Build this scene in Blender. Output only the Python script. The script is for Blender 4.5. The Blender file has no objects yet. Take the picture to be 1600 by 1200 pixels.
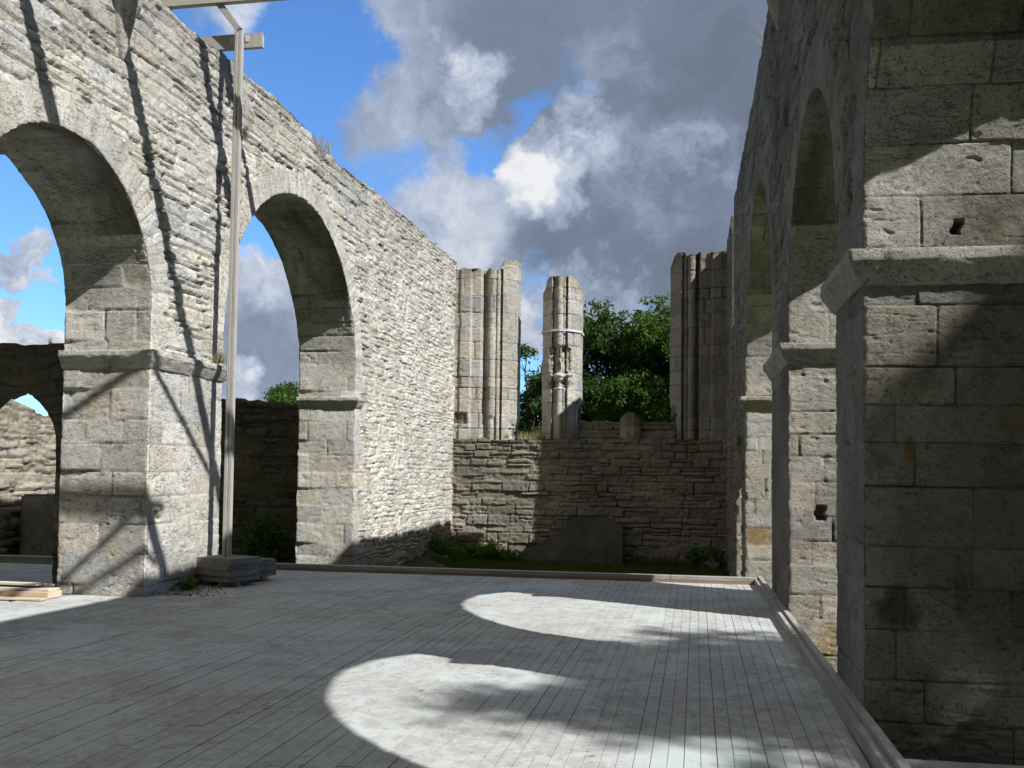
import bpy, bmesh, math, random
import numpy as np
from mathutils import Vector, Matrix

random.seed(7)
RNG = np.random.default_rng(11)
SC = bpy.context.scene
COL = SC.collection
PI = math.pi
R = math.radians

# ------------------------------------------------------------------ camera
FPX, PPX, PPY, VPX, VPY, ROLL, CAM_H = 1550.0, 800.0, 671.0, 1088.0, 742.0, 0.012, 1.6


def camera_axes():
    du, dv = VPX - PPX, VPY - PPY
    c, s = math.cos(ROLL), math.sin(ROLL)
    u0, u1 = c * du + s * dv, -s * du + c * dv
    p = math.atan(u1 / FPX)
    w = math.atan(u0 / FPX * math.cos(p))
    yc = np.array([math.sin(w), math.cos(w) * math.sin(p), math.cos(w) * math.cos(p)])
    zc = np.array([0, -math.cos(p), math.sin(p)])
    xc = np.cross(yc, zc)
    rot = np.array([[c, -s, 0], [s, c, 0], [0, 0, 1]])
    return rot @ np.array([xc, yc, zc]).T


CM = camera_axes()
cam_data = bpy.data.cameras.new("camera")
cam = bpy.data.objects.new("camera", cam_data)
COL.objects.link(cam)
m3 = Matrix(((CM[0][0], -CM[1][0], -CM[2][0]), (CM[0][1], -CM[1][1], -CM[2][1]), (CM[0][2], -CM[1][2], -CM[2][2])))
mw = m3.to_4x4()
mw.translation = (0, 0, CAM_H)
cam.matrix_world = mw
cam_data.sensor_width = 36.0
cam_data.lens = FPX / 1600.0 * 36.0
cam_data.shift_y = (PPY - 600.0) / 1600.0
cam_data.clip_start = 0.05
cam_data.clip_end = 4000.0
SC.camera = cam


def ray(px, py):
    d = CM.T @ np.array([(px - PPX) / FPX, (py - PPY) / FPX, 1.0])
    return d / np.linalg.norm(d)


# ------------------------------------------------------------------ light
SUN = Vector((1.0, -0.5, 1.02)).normalized()          # towards the sun
ELEV = math.asin(SUN.z)
sun_data = bpy.data.lights.new("sun", 'SUN')
sun_data.energy = 5.0
sun_data.angle = R(0.55)
sun_data.color = (1.0, 0.978, 0.95)
sun = bpy.data.objects.new("sun", sun_data)
COL.objects.link(sun)
sun.rotation_euler = (-SUN).to_track_quat('-Z', 'Y').to_euler()
sun.location = SUN * 60

SC.view_settings.view_transform = 'Standard'
SC.view_settings.look = 'None'
SC.view_settings.exposure = 0.62
SC.view_settings.gamma = 1.0
SC.view_settings.use_curve_mapping = False
SC.render.engine = 'CYCLES'
SC.cycles.use_denoising = True
SC.cycles.max_bounces = 6
SC.cycles.diffuse_bounces = 2
SC.cycles.transparent_max_bounces = 8

# ------------------------------------------------------------------ sky with clouds
world = bpy.data.worlds.new("World")
SC.world = world
world.use_nodes = True
WT = world.node_tree
WT.nodes.clear()


class NT:
    """small helper for node trees"""

    def __init__(s, tree):
        s.t = tree

    def n(s, kind, **kw):
        nd = s.t.nodes.new(kind)
        for k, v in kw.items():
            if k.startswith('i_'):
                key = k[2:]
                key = int(key) if key.isdigit() else key.replace('_', ' ')
                nd.inputs[key].default_value = v
            else:
                setattr(nd, k, v)
        return nd

    def l(s, a, b):
        s.t.links.new(a, b)

    def sock(s, nd, i, v):
        if hasattr(v, 'is_linked'):
            s.l(v, nd.inputs[i])
        else:
            nd.inputs[i].default_value = v

    def math(s, op, a, b=0.0, c=0.0, clamp=False):
        nd = s.n('ShaderNodeMath', operation=op, use_clamp=clamp)
        for i, v in enumerate((a, b, c)):
            s.sock(nd, i, v)
        return nd.outputs[0]

    def vmath(s, op, a, b=(0, 0, 0)):
        nd = s.n('ShaderNodeVectorMath', operation=op)
        s.sock(nd, 0, a)
        s.sock(nd, 1, b)
        return nd.outputs['Value'] if op == 'DOT_PRODUCT' else nd.outputs[0]

    def scale(s, a, f):
        nd = s.n('ShaderNodeVectorMath', operation='SCALE')
        s.sock(nd, 0, a)
        s.sock(nd, 'Scale', f)
        return nd.outputs[0]

    def rng(s, v, a, b, c=0.0, d=1.0, smooth=True):
        nd = s.n('ShaderNodeMapRange')
        if smooth:
            nd.interpolation_type = 'SMOOTHSTEP'
        for i, x in enumerate((v, a, b, c, d)):
            s.sock(nd, i, x)
        return nd.outputs[0]

    def noise(s, vec, scale, detail=5.0, rough=0.55, dist=0.0, color=False):
        nd = s.n('ShaderNodeTexNoise')
        s.l(vec, nd.inputs['Vector'])
        nd.inputs['Scale'].default_value = scale
        nd.inputs['Detail'].default_value = detail
        nd.inputs['Roughness'].default_value = rough
        nd.inputs['Distortion'].default_value = dist
        return nd.outputs['Color' if color else 'Fac']

    def mixc(s, f, a, b, mode='MIX'):
        nd = s.n('ShaderNodeMix', data_type='RGBA', blend_type=mode)
        s.sock(nd, 0, f)
        s.sock(nd, 6, a)
        s.sock(nd, 7, b)
        return nd.outputs[2]

    def mixf(s, f, a, b):
        nd = s.n('ShaderNodeMix', data_type='FLOAT')
        s.sock(nd, 0, f)
        s.sock(nd, 2, a)
        s.sock(nd, 3, b)
        return nd.outputs[0]


W = NT(WT)
tc = W.n('ShaderNodeTexCoord').outputs['Generated']
dirv = W.vmath('NORMALIZE', tc)
sky = W.n('ShaderNodeTexSky', sky_type='NISHITA')
sky.sun_disc = False
sky.sun_elevation = ELEV
sky.sun_rotation = math.atan2(SUN.x, SUN.y)
sky.air_density = 1.0
sky.dust_density = 0.3
sky.ozone_density = 2.0
def centred(scale, detail, amp):
    return W.scale(W.vmath('SUBTRACT', W.noise(dirv, scale, detail, 0.6, 0, True), (0.5, 0.5, 0.5)), amp)


wn1 = centred(4.5, 3, 0.13)
wn2 = centred(13.0, 7, 0.095)
wn3 = centred(40.0, 6, 0.042)
wd = W.vmath('NORMALIZE', W.vmath('ADD', W.vmath('ADD', dirv, wn1), W.vmath('ADD', wn2, wn3)))


def blob(px, py, rad_px, soft=0.5):
    c = ray(px, py)
    dt = W.vmath('DOT_PRODUCT', wd, tuple(float(x) for x in c))
    a = rad_px / FPX
    return W.rng(dt, math.cos(a), math.cos(a * (1 - soft)))


def blobs(lst):
    acc = None
    for b in lst:
        px, py, r_, w_ = b[:4]
        v = W.math('MULTIPLY', blob(px, py, r_, b[4] if len(b) > 4 else 0.8), w_)
        acc = v if acc is None else W.math('MAXIMUM', acc, v)
    return acc


cover = blobs([(900, -60, 400, 1.1, 1), (1160, 60, 330, 1.1, .8), (690, 0, 190, .85, 1), (1010, 370, 240, 1.1, .7), (810, 380, 150, .95, .8),
               (625, 200, 130, .75, 1), (530, 190, 110, .34, 1), (725, 135, 80, 1.1, .6), (690, 320, 190, .72, 1), (915, 245, 115, 1.1, .5), (825, 290, 85, 1.1, .5), (1090, 235, 140, 1.1, .7),
               (370, 20, 110, .75, 1), (825, 490, 80, .95), (935, 475, 90, .9), (45, 560, 62, 1.15, .5), (-60, 560, 90, 1.1, .5), (-15, 422, 42, .8),
               (420, 560, 140, 1.05, .7), (440, 470, 110, .95, .8), (1250, 300, 300, 1.0),
               (1500, -200, 500, 1.0), (-700, 300, 350, .9), (-300, -250, 200, .6), (1900, 300, 500, 1.0)])
holes = blobs([(885, 150, 75, .55, 1), (850, 205, 80, .5, 1), (495, 85, 130, .6, 1), (590, 265, 70, .25, 1), (760, 230, 60, .3, 1), (835, 435, 60, .45, 1), (1000, 470, 40, .4, 1)])
cn = W.noise(W.vmath('ADD', W.vmath('MULTIPLY', dirv, (1, 1, 1.5)), wn2), 5.5, 10, 0.6, 0.3)
cmask = W.rng(W.math('ADD', W.math('SUBTRACT', cover, holes), W.math('MULTIPLY', W.math('SUBTRACT', cn, 0.5), 1.5)), 0.16, 0.68)
up = W.n('ShaderNodeSeparateXYZ')
W.l(dirv, up.inputs[0])
brite = blobs([(722, 128, 65, 1.15, .9), (905, 215, 75, 1.2, 1), (945, 255, 75, .85, 1), (1090, 215, 85, .75, 1), (812, 285, 70, 1.15, 1), (868, 315, 55, .75, 1), (640, 185, 110, .42, 1), (600, 235, 110, .35, 1), (40, 525, 150, 1.6, .8), (-60, 520, 130, 1.6),
               (415, 440, 90, .75, .9), (380, 608, 50, 1.1), (826, 480, 70, .8), (930, 470, 80, .8), (690, 400, 80, .7), (400, 30, 100, .8, 1),
               (690, 310, 160, .6, 1), (580, 30, 140, .4, 1), (-10, 420, 60, .9), (-700, 300, 300, .6), (1010, 270, 120, .5, 1), (960, 110, 90, .25, 1)])
dark = blobs([(850, 30, 330, .6, 1), (1100, 90, 270, .85, .9), (1040, 370, 170, 1.0, .8), (870, 372, 110, .9, .8), (430, 545, 80, .35), (1150, 340, 130, .8)])
cn2 = W.noise(W.vmath('MULTIPLY', W.vmath('ADD', dirv, wn2), (1, 1, 1.4)), 8.0, 10, 0.63, 0.3)
nz = W.math('SUBTRACT', W.math('ADD', W.math('MULTIPLY', cn2, .72), W.math('MULTIPLY', W.noise(W.vmath('ADD', dirv, wn2), 26.0, 8, 0.6, 0.2), .28)), 0.5)
lum = W.math('ADD', W.math('MULTIPLY', brite, W.math('ADD', 0.34, W.math('MULTIPLY', nz, 2.2))),
             W.math('ADD', W.math('SUBTRACT', 0.40, W.math('MULTIPLY', dark, 0.22)), W.math('MULTIPLY', nz, 0.5)), clamp=True)
ramp = W.n('ShaderNodeValToRGB')
W.l(lum, ramp.inputs[0])
cr = ramp.color_ramp
cr.elements[0].position, cr.elements[0].color = 0.0, (1.1, 1.3, 1.7, 1)
cr.elements[1].position, cr.elements[1].color = 1.0, (8.6, 8.7, 9.0, 1)
for pos, c in ((0.28, (2.0, 2.45, 3.4, 1)), (0.6, (4.3, 5.0, 6.4, 1))):
    e = cr.elements.new(pos)
    e.color = c
skyc = W.mixc(1.0, sky.outputs[0], (0.9, 1.40, 2.0, 1), 'MULTIPLY')
skyfinal = W.mixc(cmask, skyc, ramp.outputs[0])
# added unseen sky to shape the light: dark behind the camera, pale overhead
tex_d = W.rng(W.noise(dirv, 4.0, 6, 0.6, 0.4), .3, .7, .6, 1.5)
rear_dim = W.mixc(1.0, (0.28, 0.28, 0.29, 1), W.scale((1.0, 1.0, 1.0), tex_d), 'MULTIPLY')
skyfinal = W.mixc(W.rng(up.outputs[1], 0.30, -0.05), skyfinal, rear_dim)
skyfinal = W.mixc(W.rng(up.outputs[2], .58, .82), skyfinal, (5.4, 5.3, 5.0, 1))
bg = W.n('ShaderNodeBackground')
W.l(skyfinal, bg.inputs[0])
bg.inputs[1].default_value = 0.065
wo = W.n('ShaderNodeOutputWorld')
W.l(bg.outputs[0], wo.inputs[0])


# ------------------------------------------------------------------ noise
def h2(ix, iy, seed):
    n = (ix.astype(np.int64) * 374761393 + iy.astype(np.int64) * 668265263 + seed * 974634777) & 0x7fffffff
    n = ((n ^ (n >> 13)) * 1274126177) & 0x7fffffff
    n = ((n ^ (n >> 15)) * 1103515245 + 12345) & 0x7fffffff
    return ((n ^ (n >> 16)) & 0xffffff) / float(0xffffff)


def vnoise(x, y, seed=0):
    ix, iy = np.floor(x), np.floor(y)
    fx, fy = x - ix, y - iy
    fx, fy = fx * fx * (3 - 2 * fx), fy * fy * (3 - 2 * fy)
    a, b = h2(ix, iy, seed), h2(ix + 1, iy, seed)
    c, d = h2(ix, iy + 1, seed), h2(ix + 1, iy + 1, seed)
    return (a + (b - a) * fx) * (1 - fy) + (c + (d - c) * fx) * fy


def fbm(x, y, seed=0, octs=4, gain=0.5):
    x, y = np.asarray(x, float), np.asarray(y, float)
    s, a, t = 0.0, 1.0, 0.0
    for o in range(octs):
        s = s + a * (vnoise(x, y, seed + o * 17) - 0.5)
        t += a
        a *= gain
        x, y = x * 2.03 + 7.1, y * 2.03 + 3.7
    return s / t * 2.0           # about -1..1


def sstep(a, b, x):
    t = np.clip((x - a) / (b - a), 0, 1)
    return t * t * (3 - 2 * t)


def courses_list(v0, v1, lo, hi, seed):
    r = np.random.default_rng(seed)
    out = [v0]
    while out[-1] < v1:
        out.append(out[-1] + r.uniform(lo, hi))
    return np.array(out)


def masonry(u, v, courses, lens, seed, warp=0.01, split=0.0):
    """distance to the nearest joint and four random numbers per stone"""
    uu = u + warp * fbm(u * 3.1, v * 3.1, seed + 5, 3) * 2
    vv = v + warp * fbm(u * 1.7, v * 2.6, seed + 9, 3) * 2
    ci = np.clip(np.searchsorted(courses, vv) - 1, 0, len(courses) - 2)
    c0, c1 = courses[ci], courses[ci + 1]
    du = np.full(u.shape, 9.0)
    si = np.zeros(u.shape, int)
    lu = np.zeros(u.shape)
    umin, umax = float(uu.min()) - 2, float(uu.max()) + 2
    for k in np.unique(ci):
        m = ci == k
        r = np.random.default_rng(seed * 1000 + int(k))
        hgt = courses[k + 1] - courses[k]
        n = int((umax - umin) / lens[0]) + 3
        L = r.uniform(lens[0], lens[1], n) * (0.6 + 0.4 * min(2.0, hgt / max(1e-3, np.mean(np.diff(courses)))))
        j = umin - r.uniform(0, lens[1]) + np.cumsum(L)
        x = uu[m]
        i = np.clip(np.searchsorted(j, x), 1, len(j) - 1)
        du[m] = np.minimum(np.abs(x - j[i - 1]), np.abs(j[i] - x))
        si[m] = i
        lu[m] = (x - j[i - 1]) / (j[i] - j[i - 1])
    dv = np.minimum(vv - c0, c1 - vv)
    sid = si * 2
    if split:
        sp = h2(si, ci, seed + 77)
        hh = c1 - c0
        fr = 0.3 + 0.4 * h2(si, ci, seed + 78)
        m = (sp < split) & (hh > 0.12)
        vs = c0 + hh * fr
        dv = np.where(m, np.minimum(dv, np.abs(vv - vs)), dv)
        sid = np.where(m & (vv > vs), sid + 1, sid)
    rr = 0.03
    d = rr - np.hypot(np.maximum(rr - du, 0), np.maximum(rr - dv, 0))
    d = np.where((du > rr) & (dv > rr), np.minimum(du, dv), d)
    rnd = [h2(sid, ci, seed + 31 + q) for q in range(4)] + [lu - .5, (vv - c0) / (c1 - c0) - .5]
    return np.maximum(d, 0), rnd


STONE_BASE = np.array([0.475, 0.452, 0.408])


def stone_look(u, v, d, rnd, seed, jw, jd, off, rough, tint=1.0, mortar=None, mort_amt=0.5, pits=0.0, strata=0.0):
    """relief (metres) and colour of a stone surface"""
    jm = sstep(0.0, jw, d)
    deep = np.clip(0.6 + 1.3 * fbm(u * 1.7, v * 2.9, seed + 3, 3), 0.18, 2.0)
    h = -jd * deep * (1 - jm)
    lu, lv = (rnd[4], rnd[5]) if len(rnd) > 4 else (0.0, 0.0)
    h = h + off * ((rnd[0] - 0.5) + 0.8 * (rnd[1] - 0.5) * lu * 2 + 0.55 * (rnd[2] - 0.5) * lv * 2) * jm
    n1 = fbm(u * 6, v * 8, seed + 41, 4)
    h = h + rough * (0.5 - 1.6 * np.abs(n1)) * (0.4 + 0.6 * jm)
    if strata:
        st = np.abs(fbm(u * 1.1 + rnd[2] * 9, v * 11 + rnd[1] * 5, seed + 61, 4))
        on = sstep(-.1, .35, fbm(u * 1.9 + 5, v * 2.3, seed + 63, 3))
        h = h - strata * (1 - sstep(0.0, 0.10, st)) * on
    if pits:
        pn = fbm(u * 7 + 3, v * 9, seed + 71, 3)
        h = h - pits * sstep(0.42, 0.62, pn)
    t = tint * (0.80 + 0.36 * rnd[1])
    col = STONE_BASE[None, :] * t[:, None]
    warm = (rnd[2] - 0.5)[:, None] * np.array([0.055, 0.012, -0.05])[None, :]
    col = col + warm * 0.8
    big = fbm(u * 0.6, v * 0.5, seed + 81, 4)
    col = col * (1 + 0.16 * big)[:, None]
    if mortar is not None:
        mm = (1 - sstep(jw * 0.35, jw * 1.1, d)) * np.clip(mort_amt + 0.7 * fbm(u * 0.9, v * 0.9, seed + 91, 3), 0, 1)
        col = col * (1 - mm)[:, None] + np.array(mortar)[None, :] * mm[:, None]
    dk = (1 - sstep(jw * 0.15, jw * 0.8, d)) * np.clip(0.8 - 1.2 * fbm(u * 0.9, v * 0.9, seed + 91, 3), 0, 1) * 0.9
    if mortar is not None:
        dk = dk * (1 - np.clip(mort_amt * .6, 0, .9))
    col = col * (1 - dk)[:, None] + np.array([0.085, 0.078, 0.062])[None, :] * dk[:, None]
    # ochre lichen streaks
    li = sstep(0.45, 0.75, fbm(u * 1.1 + 20, v * 0.45 + 9, seed + 101, 4)) * 0.42
    col = col * (1 - li)[:, None] + np.array([0.36, 0.27, 0.11])[None, :] * li[:, None]
    return h, np.clip(col, 0.02, 0.9)


# ------------------------------------------------------------------ materials
def new_mat(name):
    m = bpy.data.materials.new(name)
    m.use_nodes = True
    t = m.node_tree
    b = t.nodes['Principled BSDF']
    b.inputs['Roughness'].default_value = 0.9
    b.inputs['Specular IOR Level'].default_value = 0.2
    return m, NT(t), b


def mat_stone(name, tint=(1, 1, 1), grain=1.0, dirt=0.35, dirtcol=(0.12, 0.115, 0.10), bump=1.0, cw=.009, cl=.52, ca=.55):
    m, t, b = new_mat(name)
    co = t.n('ShaderNodeTexCoord').outputs['Object']
    at = t.n('ShaderNodeAttribute', attribute_name='Col').outputs['Color']
    n1 = t.noise(co, 9.0, 6, 0.65)
    n2 = t.noise(co, 60.0, 5, 0.7)
    n3 = t.noise(t.vmath('MULTIPLY', co, (1, 1, 1.9)), 19.0, 8, 0.75, 0.5)
    pit = t.rng(t.noise(co, 34.0, 4, 0.62, 0.3), .585, .66)
    f = t.math('ADD', t.rng(n1, .3, .7, .78, 1.14, False), t.rng(n2, .3, .7, -.13 * grain, .13 * grain, False))
    f = t.math('ADD', f, t.rng(n3, .3, .7, -.12, .10, False))
    c = t.mixc(1.0, at, tint + (1,), 'MULTIPLY')
    gc = t.n('ShaderNodeCombineColor')
    for i in range(3):
        t.l(f, gc.inputs[i])
    c = t.mixc(1.0, c, gc.outputs[0], 'MULTIPLY')
    nd = t.noise(co, 1.6, 7, 0.68, 0.5)
    dm = t.math('MULTIPLY', t.rng(nd, .50, .72), dirt)
    c = t.mixc(dm, c, dirtcol + (1,))
    ns = t.noise(co, 120.0, 2, 0.5)
    c = t.mixc(t.math('MULTIPLY', t.rng(ns, .66, .75), 0.35), c, (0.07, 0.065, 0.055, 1))
    # fine bedding cracks: contour lines of a flattened noise, broken up by another
    cv = t.vmath('MULTIPLY', co, (1, 1, 4.5))
    nc = t.noise(cv, 3.2, 6, 0.62, 0.5)
    crack = t.rng(t.math('ABSOLUTE', t.math('SUBTRACT', nc, 0.5)), 0.0, cw, 1.0, 0.0)
    crack = t.math('MULTIPLY', crack, t.rng(t.noise(co, 2.7, 4, 0.6), cl, cl + .10))
    nc2 = t.noise(t.vmath('MULTIPLY', co, (1, 1, 2.5)), 8.5, 5, 0.6, 0.6)
    crack2 = t.math('MULTIPLY', t.rng(t.math('ABSOLUTE', t.math('SUBTRACT', nc2, 0.5)), 0.0, 0.012, 1.0, 0.0), t.rng(n1, .56, .66))
    crack = t.math('MAXIMUM', crack, t.math('MULTIPLY', crack2, .7))
    c = t.mixc(t.math('MULTIPLY', crack, ca), c, (0.075, 0.068, 0.055, 1))
    c = t.mixc(t.math('MULTIPLY', pit, .35), c, (0.12, 0.113, 0.096, 1))
    t.l(c, b.inputs['Base Color'])
    bh = t.math('ADD', t.math('MULTIPLY', n3, 0.9), t.math('MULTIPLY', n2, 0.5))
    bh = t.math('SUBTRACT', bh, t.math('ADD', t.math('MULTIPLY', crack, .4), t.math('MULTIPLY', pit, .55)))
    bp = t.n('ShaderNodeBump', i_Strength=0.9 * bump, i_Distance=0.03)
    t.l(bh, bp.inputs['Height'])
    t.l(bp.outputs[0], b.inputs['Normal'])
    return m


def mat_wood(name, c1, c2, axis=1, grain=1.0, fleck=None):
    m, t, b = new_mat(name)
    co = t.n('ShaderNodeTexCoord').outputs['Object']
    st = [14.0, 14.0, 14.0]
    st[axis] = 0.8
    v = t.vmath('MULTIPLY', co, tuple(st))
    n = t.noise(v, 2.2, 6, 0.65, 0.6)
    n2 = t.noise(co, 2.3, 5, 0.6)
    c = t.mixc(t.rng(t.math('ADD', n, t.math('MULTIPLY', t.math('SUBTRACT', n2, .5), .5)), .32, .68), c1 + (1,), c2 + (1,))
    n4 = t.noise(v, 9.0, 4, 0.7)
    c = t.mixc(t.math('MULTIPLY', t.rng(n4, .56, .7), 0.5), c, tuple(x * 0.35 for x in c1) + (1,))
    t.l(c, b.inputs['Base Color'])
    b.inputs['Roughness'].default_value = 0.75
    bp = t.n('ShaderNodeBump', i_Strength=0.35 * grain, i_Distance=0.01)
    t.l(n4, bp.inputs['Height'])
    t.l(bp.outputs[0], b.inputs['Normal'])
    return m


def mat_deck():
    m, t, b = new_mat('deck_boards')
    co = t.n('ShaderNodeTexCoord').outputs['Object']
    at = t.n('ShaderNodeAttribute', attribute_name='Col').outputs['Color']
    along = t.vmath('MULTIPLY', co, (16, 1.1, 1))
    n1 = t.noise(along, 2.0, 6, 0.65, 0.8)
    n2 = t.noise(co, 0.9, 8, 0.68, 0.9)
    n3 = t.noise(t.vmath('MULTIPLY', co, (1.0, 0.85, 1)), 4.5, 9, 0.76, 1.6)
    n5 = t.noise(co, 34.0, 6, 0.75)
    paint = (0.405, 0.434, 0.427, 1)
    bare = (0.315, 0.312, 0.304, 1)
    c = t.mixc(t.rng(t.math('ADD', n3, t.math('MULTIPLY', t.math('SUBTRACT', n2, .5), .9)), .40, .64), paint, bare)
    c = t.mixc(t.math('MULTIPLY', t.rng(n1, .52, .72), .16), c, (0.19, 0.185, 0.175, 1))
    c = t.mixc(t.math('MULTIPLY', t.rng(n2, .34, .46, 1, 0), .40), c, (0.36, 0.47, 0.455, 1))
    c = t.mixc(t.math('MULTIPLY', t.rng(t.noise(co, 0.45, 4, .6, .5), .50, .68), .30), c, (0.27, 0.255, 0.235, 1))
    n6 = t.noise(t.vmath('MULTIPLY', co, (0.8, 1.0, 1)), 5.0, 12, 0.82, 3.5)
    c = t.mixc(t.math('MULTIPLY', t.rng(n6, .555, .615), t.rng(n2, .36, .60, .3, .95)), c, (0.135, 0.135, 0.13, 1))
    n7 = t.noise(t.vmath('MULTIPLY', co, (0.5, 2.2, 1)), 16.0, 6, 0.75, 2.0)
    c = t.mixc(t.math('MULTIPLY', t.rng(n7, .62, .68), .5), c, (0.15, 0.15, 0.145, 1))
    c = t.mixc(t.math('MULTIPLY', t.rng(n5, .60, .74), .35), c, (0.56, 0.58, 0.57, 1))
    c = t.mixc(1.0, c, at, 'MULTIPLY')
    t.l(c, b.inputs['Base Color'])
    b.inputs['Roughness'].default_value = 0.9
    b.inputs['Specular IOR Level'].default_value = 0.12
    bp = t.n('ShaderNodeBump', i_Strength=0.18, i_Distance=0.004)
    t.l(t.math('ADD', n6, t.math('MULTIPLY', n5, .6)), bp.inputs['Height'])
    t.l(bp.outputs[0], b.inputs['Normal'])
    return m


def mat_leaf(name, c1, c2, trans=0.35):
    m, t, b = new_mat(name)
    at = t.n('ShaderNodeAttribute', attribute_name='Col').outputs['Color']
    sep = t.n('ShaderNodeSeparateColor')
    t.l(at, sep.inputs[0])
    c = t.mixc(sep.outputs[0], c1 + (1,), c2 + (1,))
    t.l(c, b.inputs['Base Color'])
    b.inputs['Roughness'].default_value = 0.55
    tr = t.n('ShaderNodeBsdfTranslucent')
    t.l(t.mixc(1.0, c, (1.3, 1.5, 0.7, 1), 'MULTIPLY'), tr.inputs[0])
    mx = t.n('ShaderNodeMixShader', i_0=trans)
    t.l(b.outputs[0], mx.inputs[1])
    t.l(tr.outputs[0], mx.inputs[2])
    t.l(mx.outputs[0], t.t.nodes['Material Output'].inputs[0])
    return m


def mat_noise(name, c1, c2, scale=6.0, rough=0.9, bump=0.4, dist=0.01):
    m, t, b = new_mat(name)
    co = t.n('ShaderNodeTexCoord').outputs['Object']
    n = t.noise(co, scale, 7, 0.68, 0.4)
    n2 = t.noise(co, scale * 7, 4, 0.6)
    c = t.mixc(t.rng(t.math('ADD', t.math('MULTIPLY', n, .75), t.math('MULTIPLY', n2, .25)), .36, .64), c1 + (1,), c2 + (1,))
    t.l(c, b.inputs['Base Color'])
    b.inputs['Roughness'].default_value = rough
    bp = t.n('ShaderNodeBump', i_Strength=bump, i_Distance=dist)
    t.l(t.math('ADD', n, n2), bp.inputs['Height'])
    t.l(bp.outputs[0], b.inputs['Normal'])
    return m


M_STONE = mat_stone('limestone_pale', (1.10, 1.11, 1.11), 1.0, 0.16, cw=.013, cl=.46, ca=.75)
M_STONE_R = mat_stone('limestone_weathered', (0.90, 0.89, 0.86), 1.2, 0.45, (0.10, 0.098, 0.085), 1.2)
M_STONE_E = mat_stone('limestone_end_wall', (0.80, 0.77, 0.70), 1.1, 0.42)
M_STONE_D = mat_stone('limestone_shaded', (0.36, 0.34, 0.29), 1.2, 0.6, (0.06, 0.06, 0.045))  # limestone darkened for the aisle walls: their shadow is in the tint
M_DECK = mat_deck()
M_KERB = mat_wood('timber_grey', (0.36, 0.34, 0.31), (0.25, 0.235, 0.215), 1)
M_KERBX = mat_wood('timber_grey_cross', (0.36, 0.34, 0.31), (0.25, 0.235, 0.215), 0)
M_KERBLOW = mat_wood('timber_brown', (0.34, 0.24, 0.17), (0.25, 0.17, 0.12), 0)
M_POST = mat_wood('timber_post', (0.37, 0.36, 0.335), (0.30, 0.29, 0.27), 2)
M_BEAM = mat_wood('timber_beam', (0.46, 0.43, 0.37), (0.38, 0.35, 0.30), 0)
M_PLANK = mat_wood('timber_fresh', (0.58, 0.47, 0.34), (0.47, 0.37, 0.26), 0)
M_PLANKB = mat_wood('timber_bleached', (0.62, 0.57, 0.49), (0.50, 0.45, 0.38), 0)
M_SLAB = mat_noise('concrete_slab', (0.22, 0.215, 0.20), (0.14, 0.135, 0.125), 7, .95, .5)
M_BLOCK = mat_wood('timber_block', (0.34, 0.18, 0.09), (0.25, 0.14, 0.08), 0)
M_METAL = mat_noise('galvanised_steel', (0.50, 0.52, 0.55), (0.42, 0.44, 0.47), 12, .45, .1)
M_BARK = mat_noise('bark', (0.11, 0.09, 0.07), (0.05, 0.042, 0.033), 9, .95, .8, .03)
M_OAK = mat_leaf('oak_leaves', (0.032, 0.070, 0.014), (0.085, 0.145, 0.032))
M_OAKD = mat_leaf('oak_leaves_dull', (0.028, 0.060, 0.014), (0.072, 0.120, 0.030))
M_WEED = mat_leaf('weed_leaves', (0.045, 0.10, 0.02), (0.10, 0.19, 0.04))
M_GRASS = mat_leaf('grass_blades', (0.045, 0.075, 0.018), (0.11, 0.14, 0.04), .3)
M_DRY = mat_leaf('dry_grass', (0.42, 0.36, 0.24), (0.27, 0.25, 0.15), .3)
M_EARTH = mat_noise('earth', (0.075, 0.07, 0.04), (0.045, 0.05, 0.02), 2.5, .95, .6, .05)
M_FIELD = mat_noise('field', (0.07, 0.10, 0.03), (0.05, 0.075, 0.025), 0.2, .95, .3, .05)
M_GRAVEL = mat_noise('gravel_grey', (0.33, 0.32, 0.30), (0.17, 0.165, 0.15), 40, .95, 1.0, .02)


# ------------------------------------------------------------------ objects
def tag(o, label=None, cat=None, group=None, kind=None):
    if label:
        o['label'] = label
    if cat:
        o['category'] = cat
    if group:
        o['group'] = group
    if kind:
        o['kind'] = kind
    return o


def empty(name, loc=(0, 0, 0), rz=0.0):
    o = bpy.data.objects.new(name, None)
    COL.objects.link(o)
    o.location = loc
    o.rotation_euler = (0, 0, rz)
    o.empty_display_size = 0.3
    return o


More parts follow.
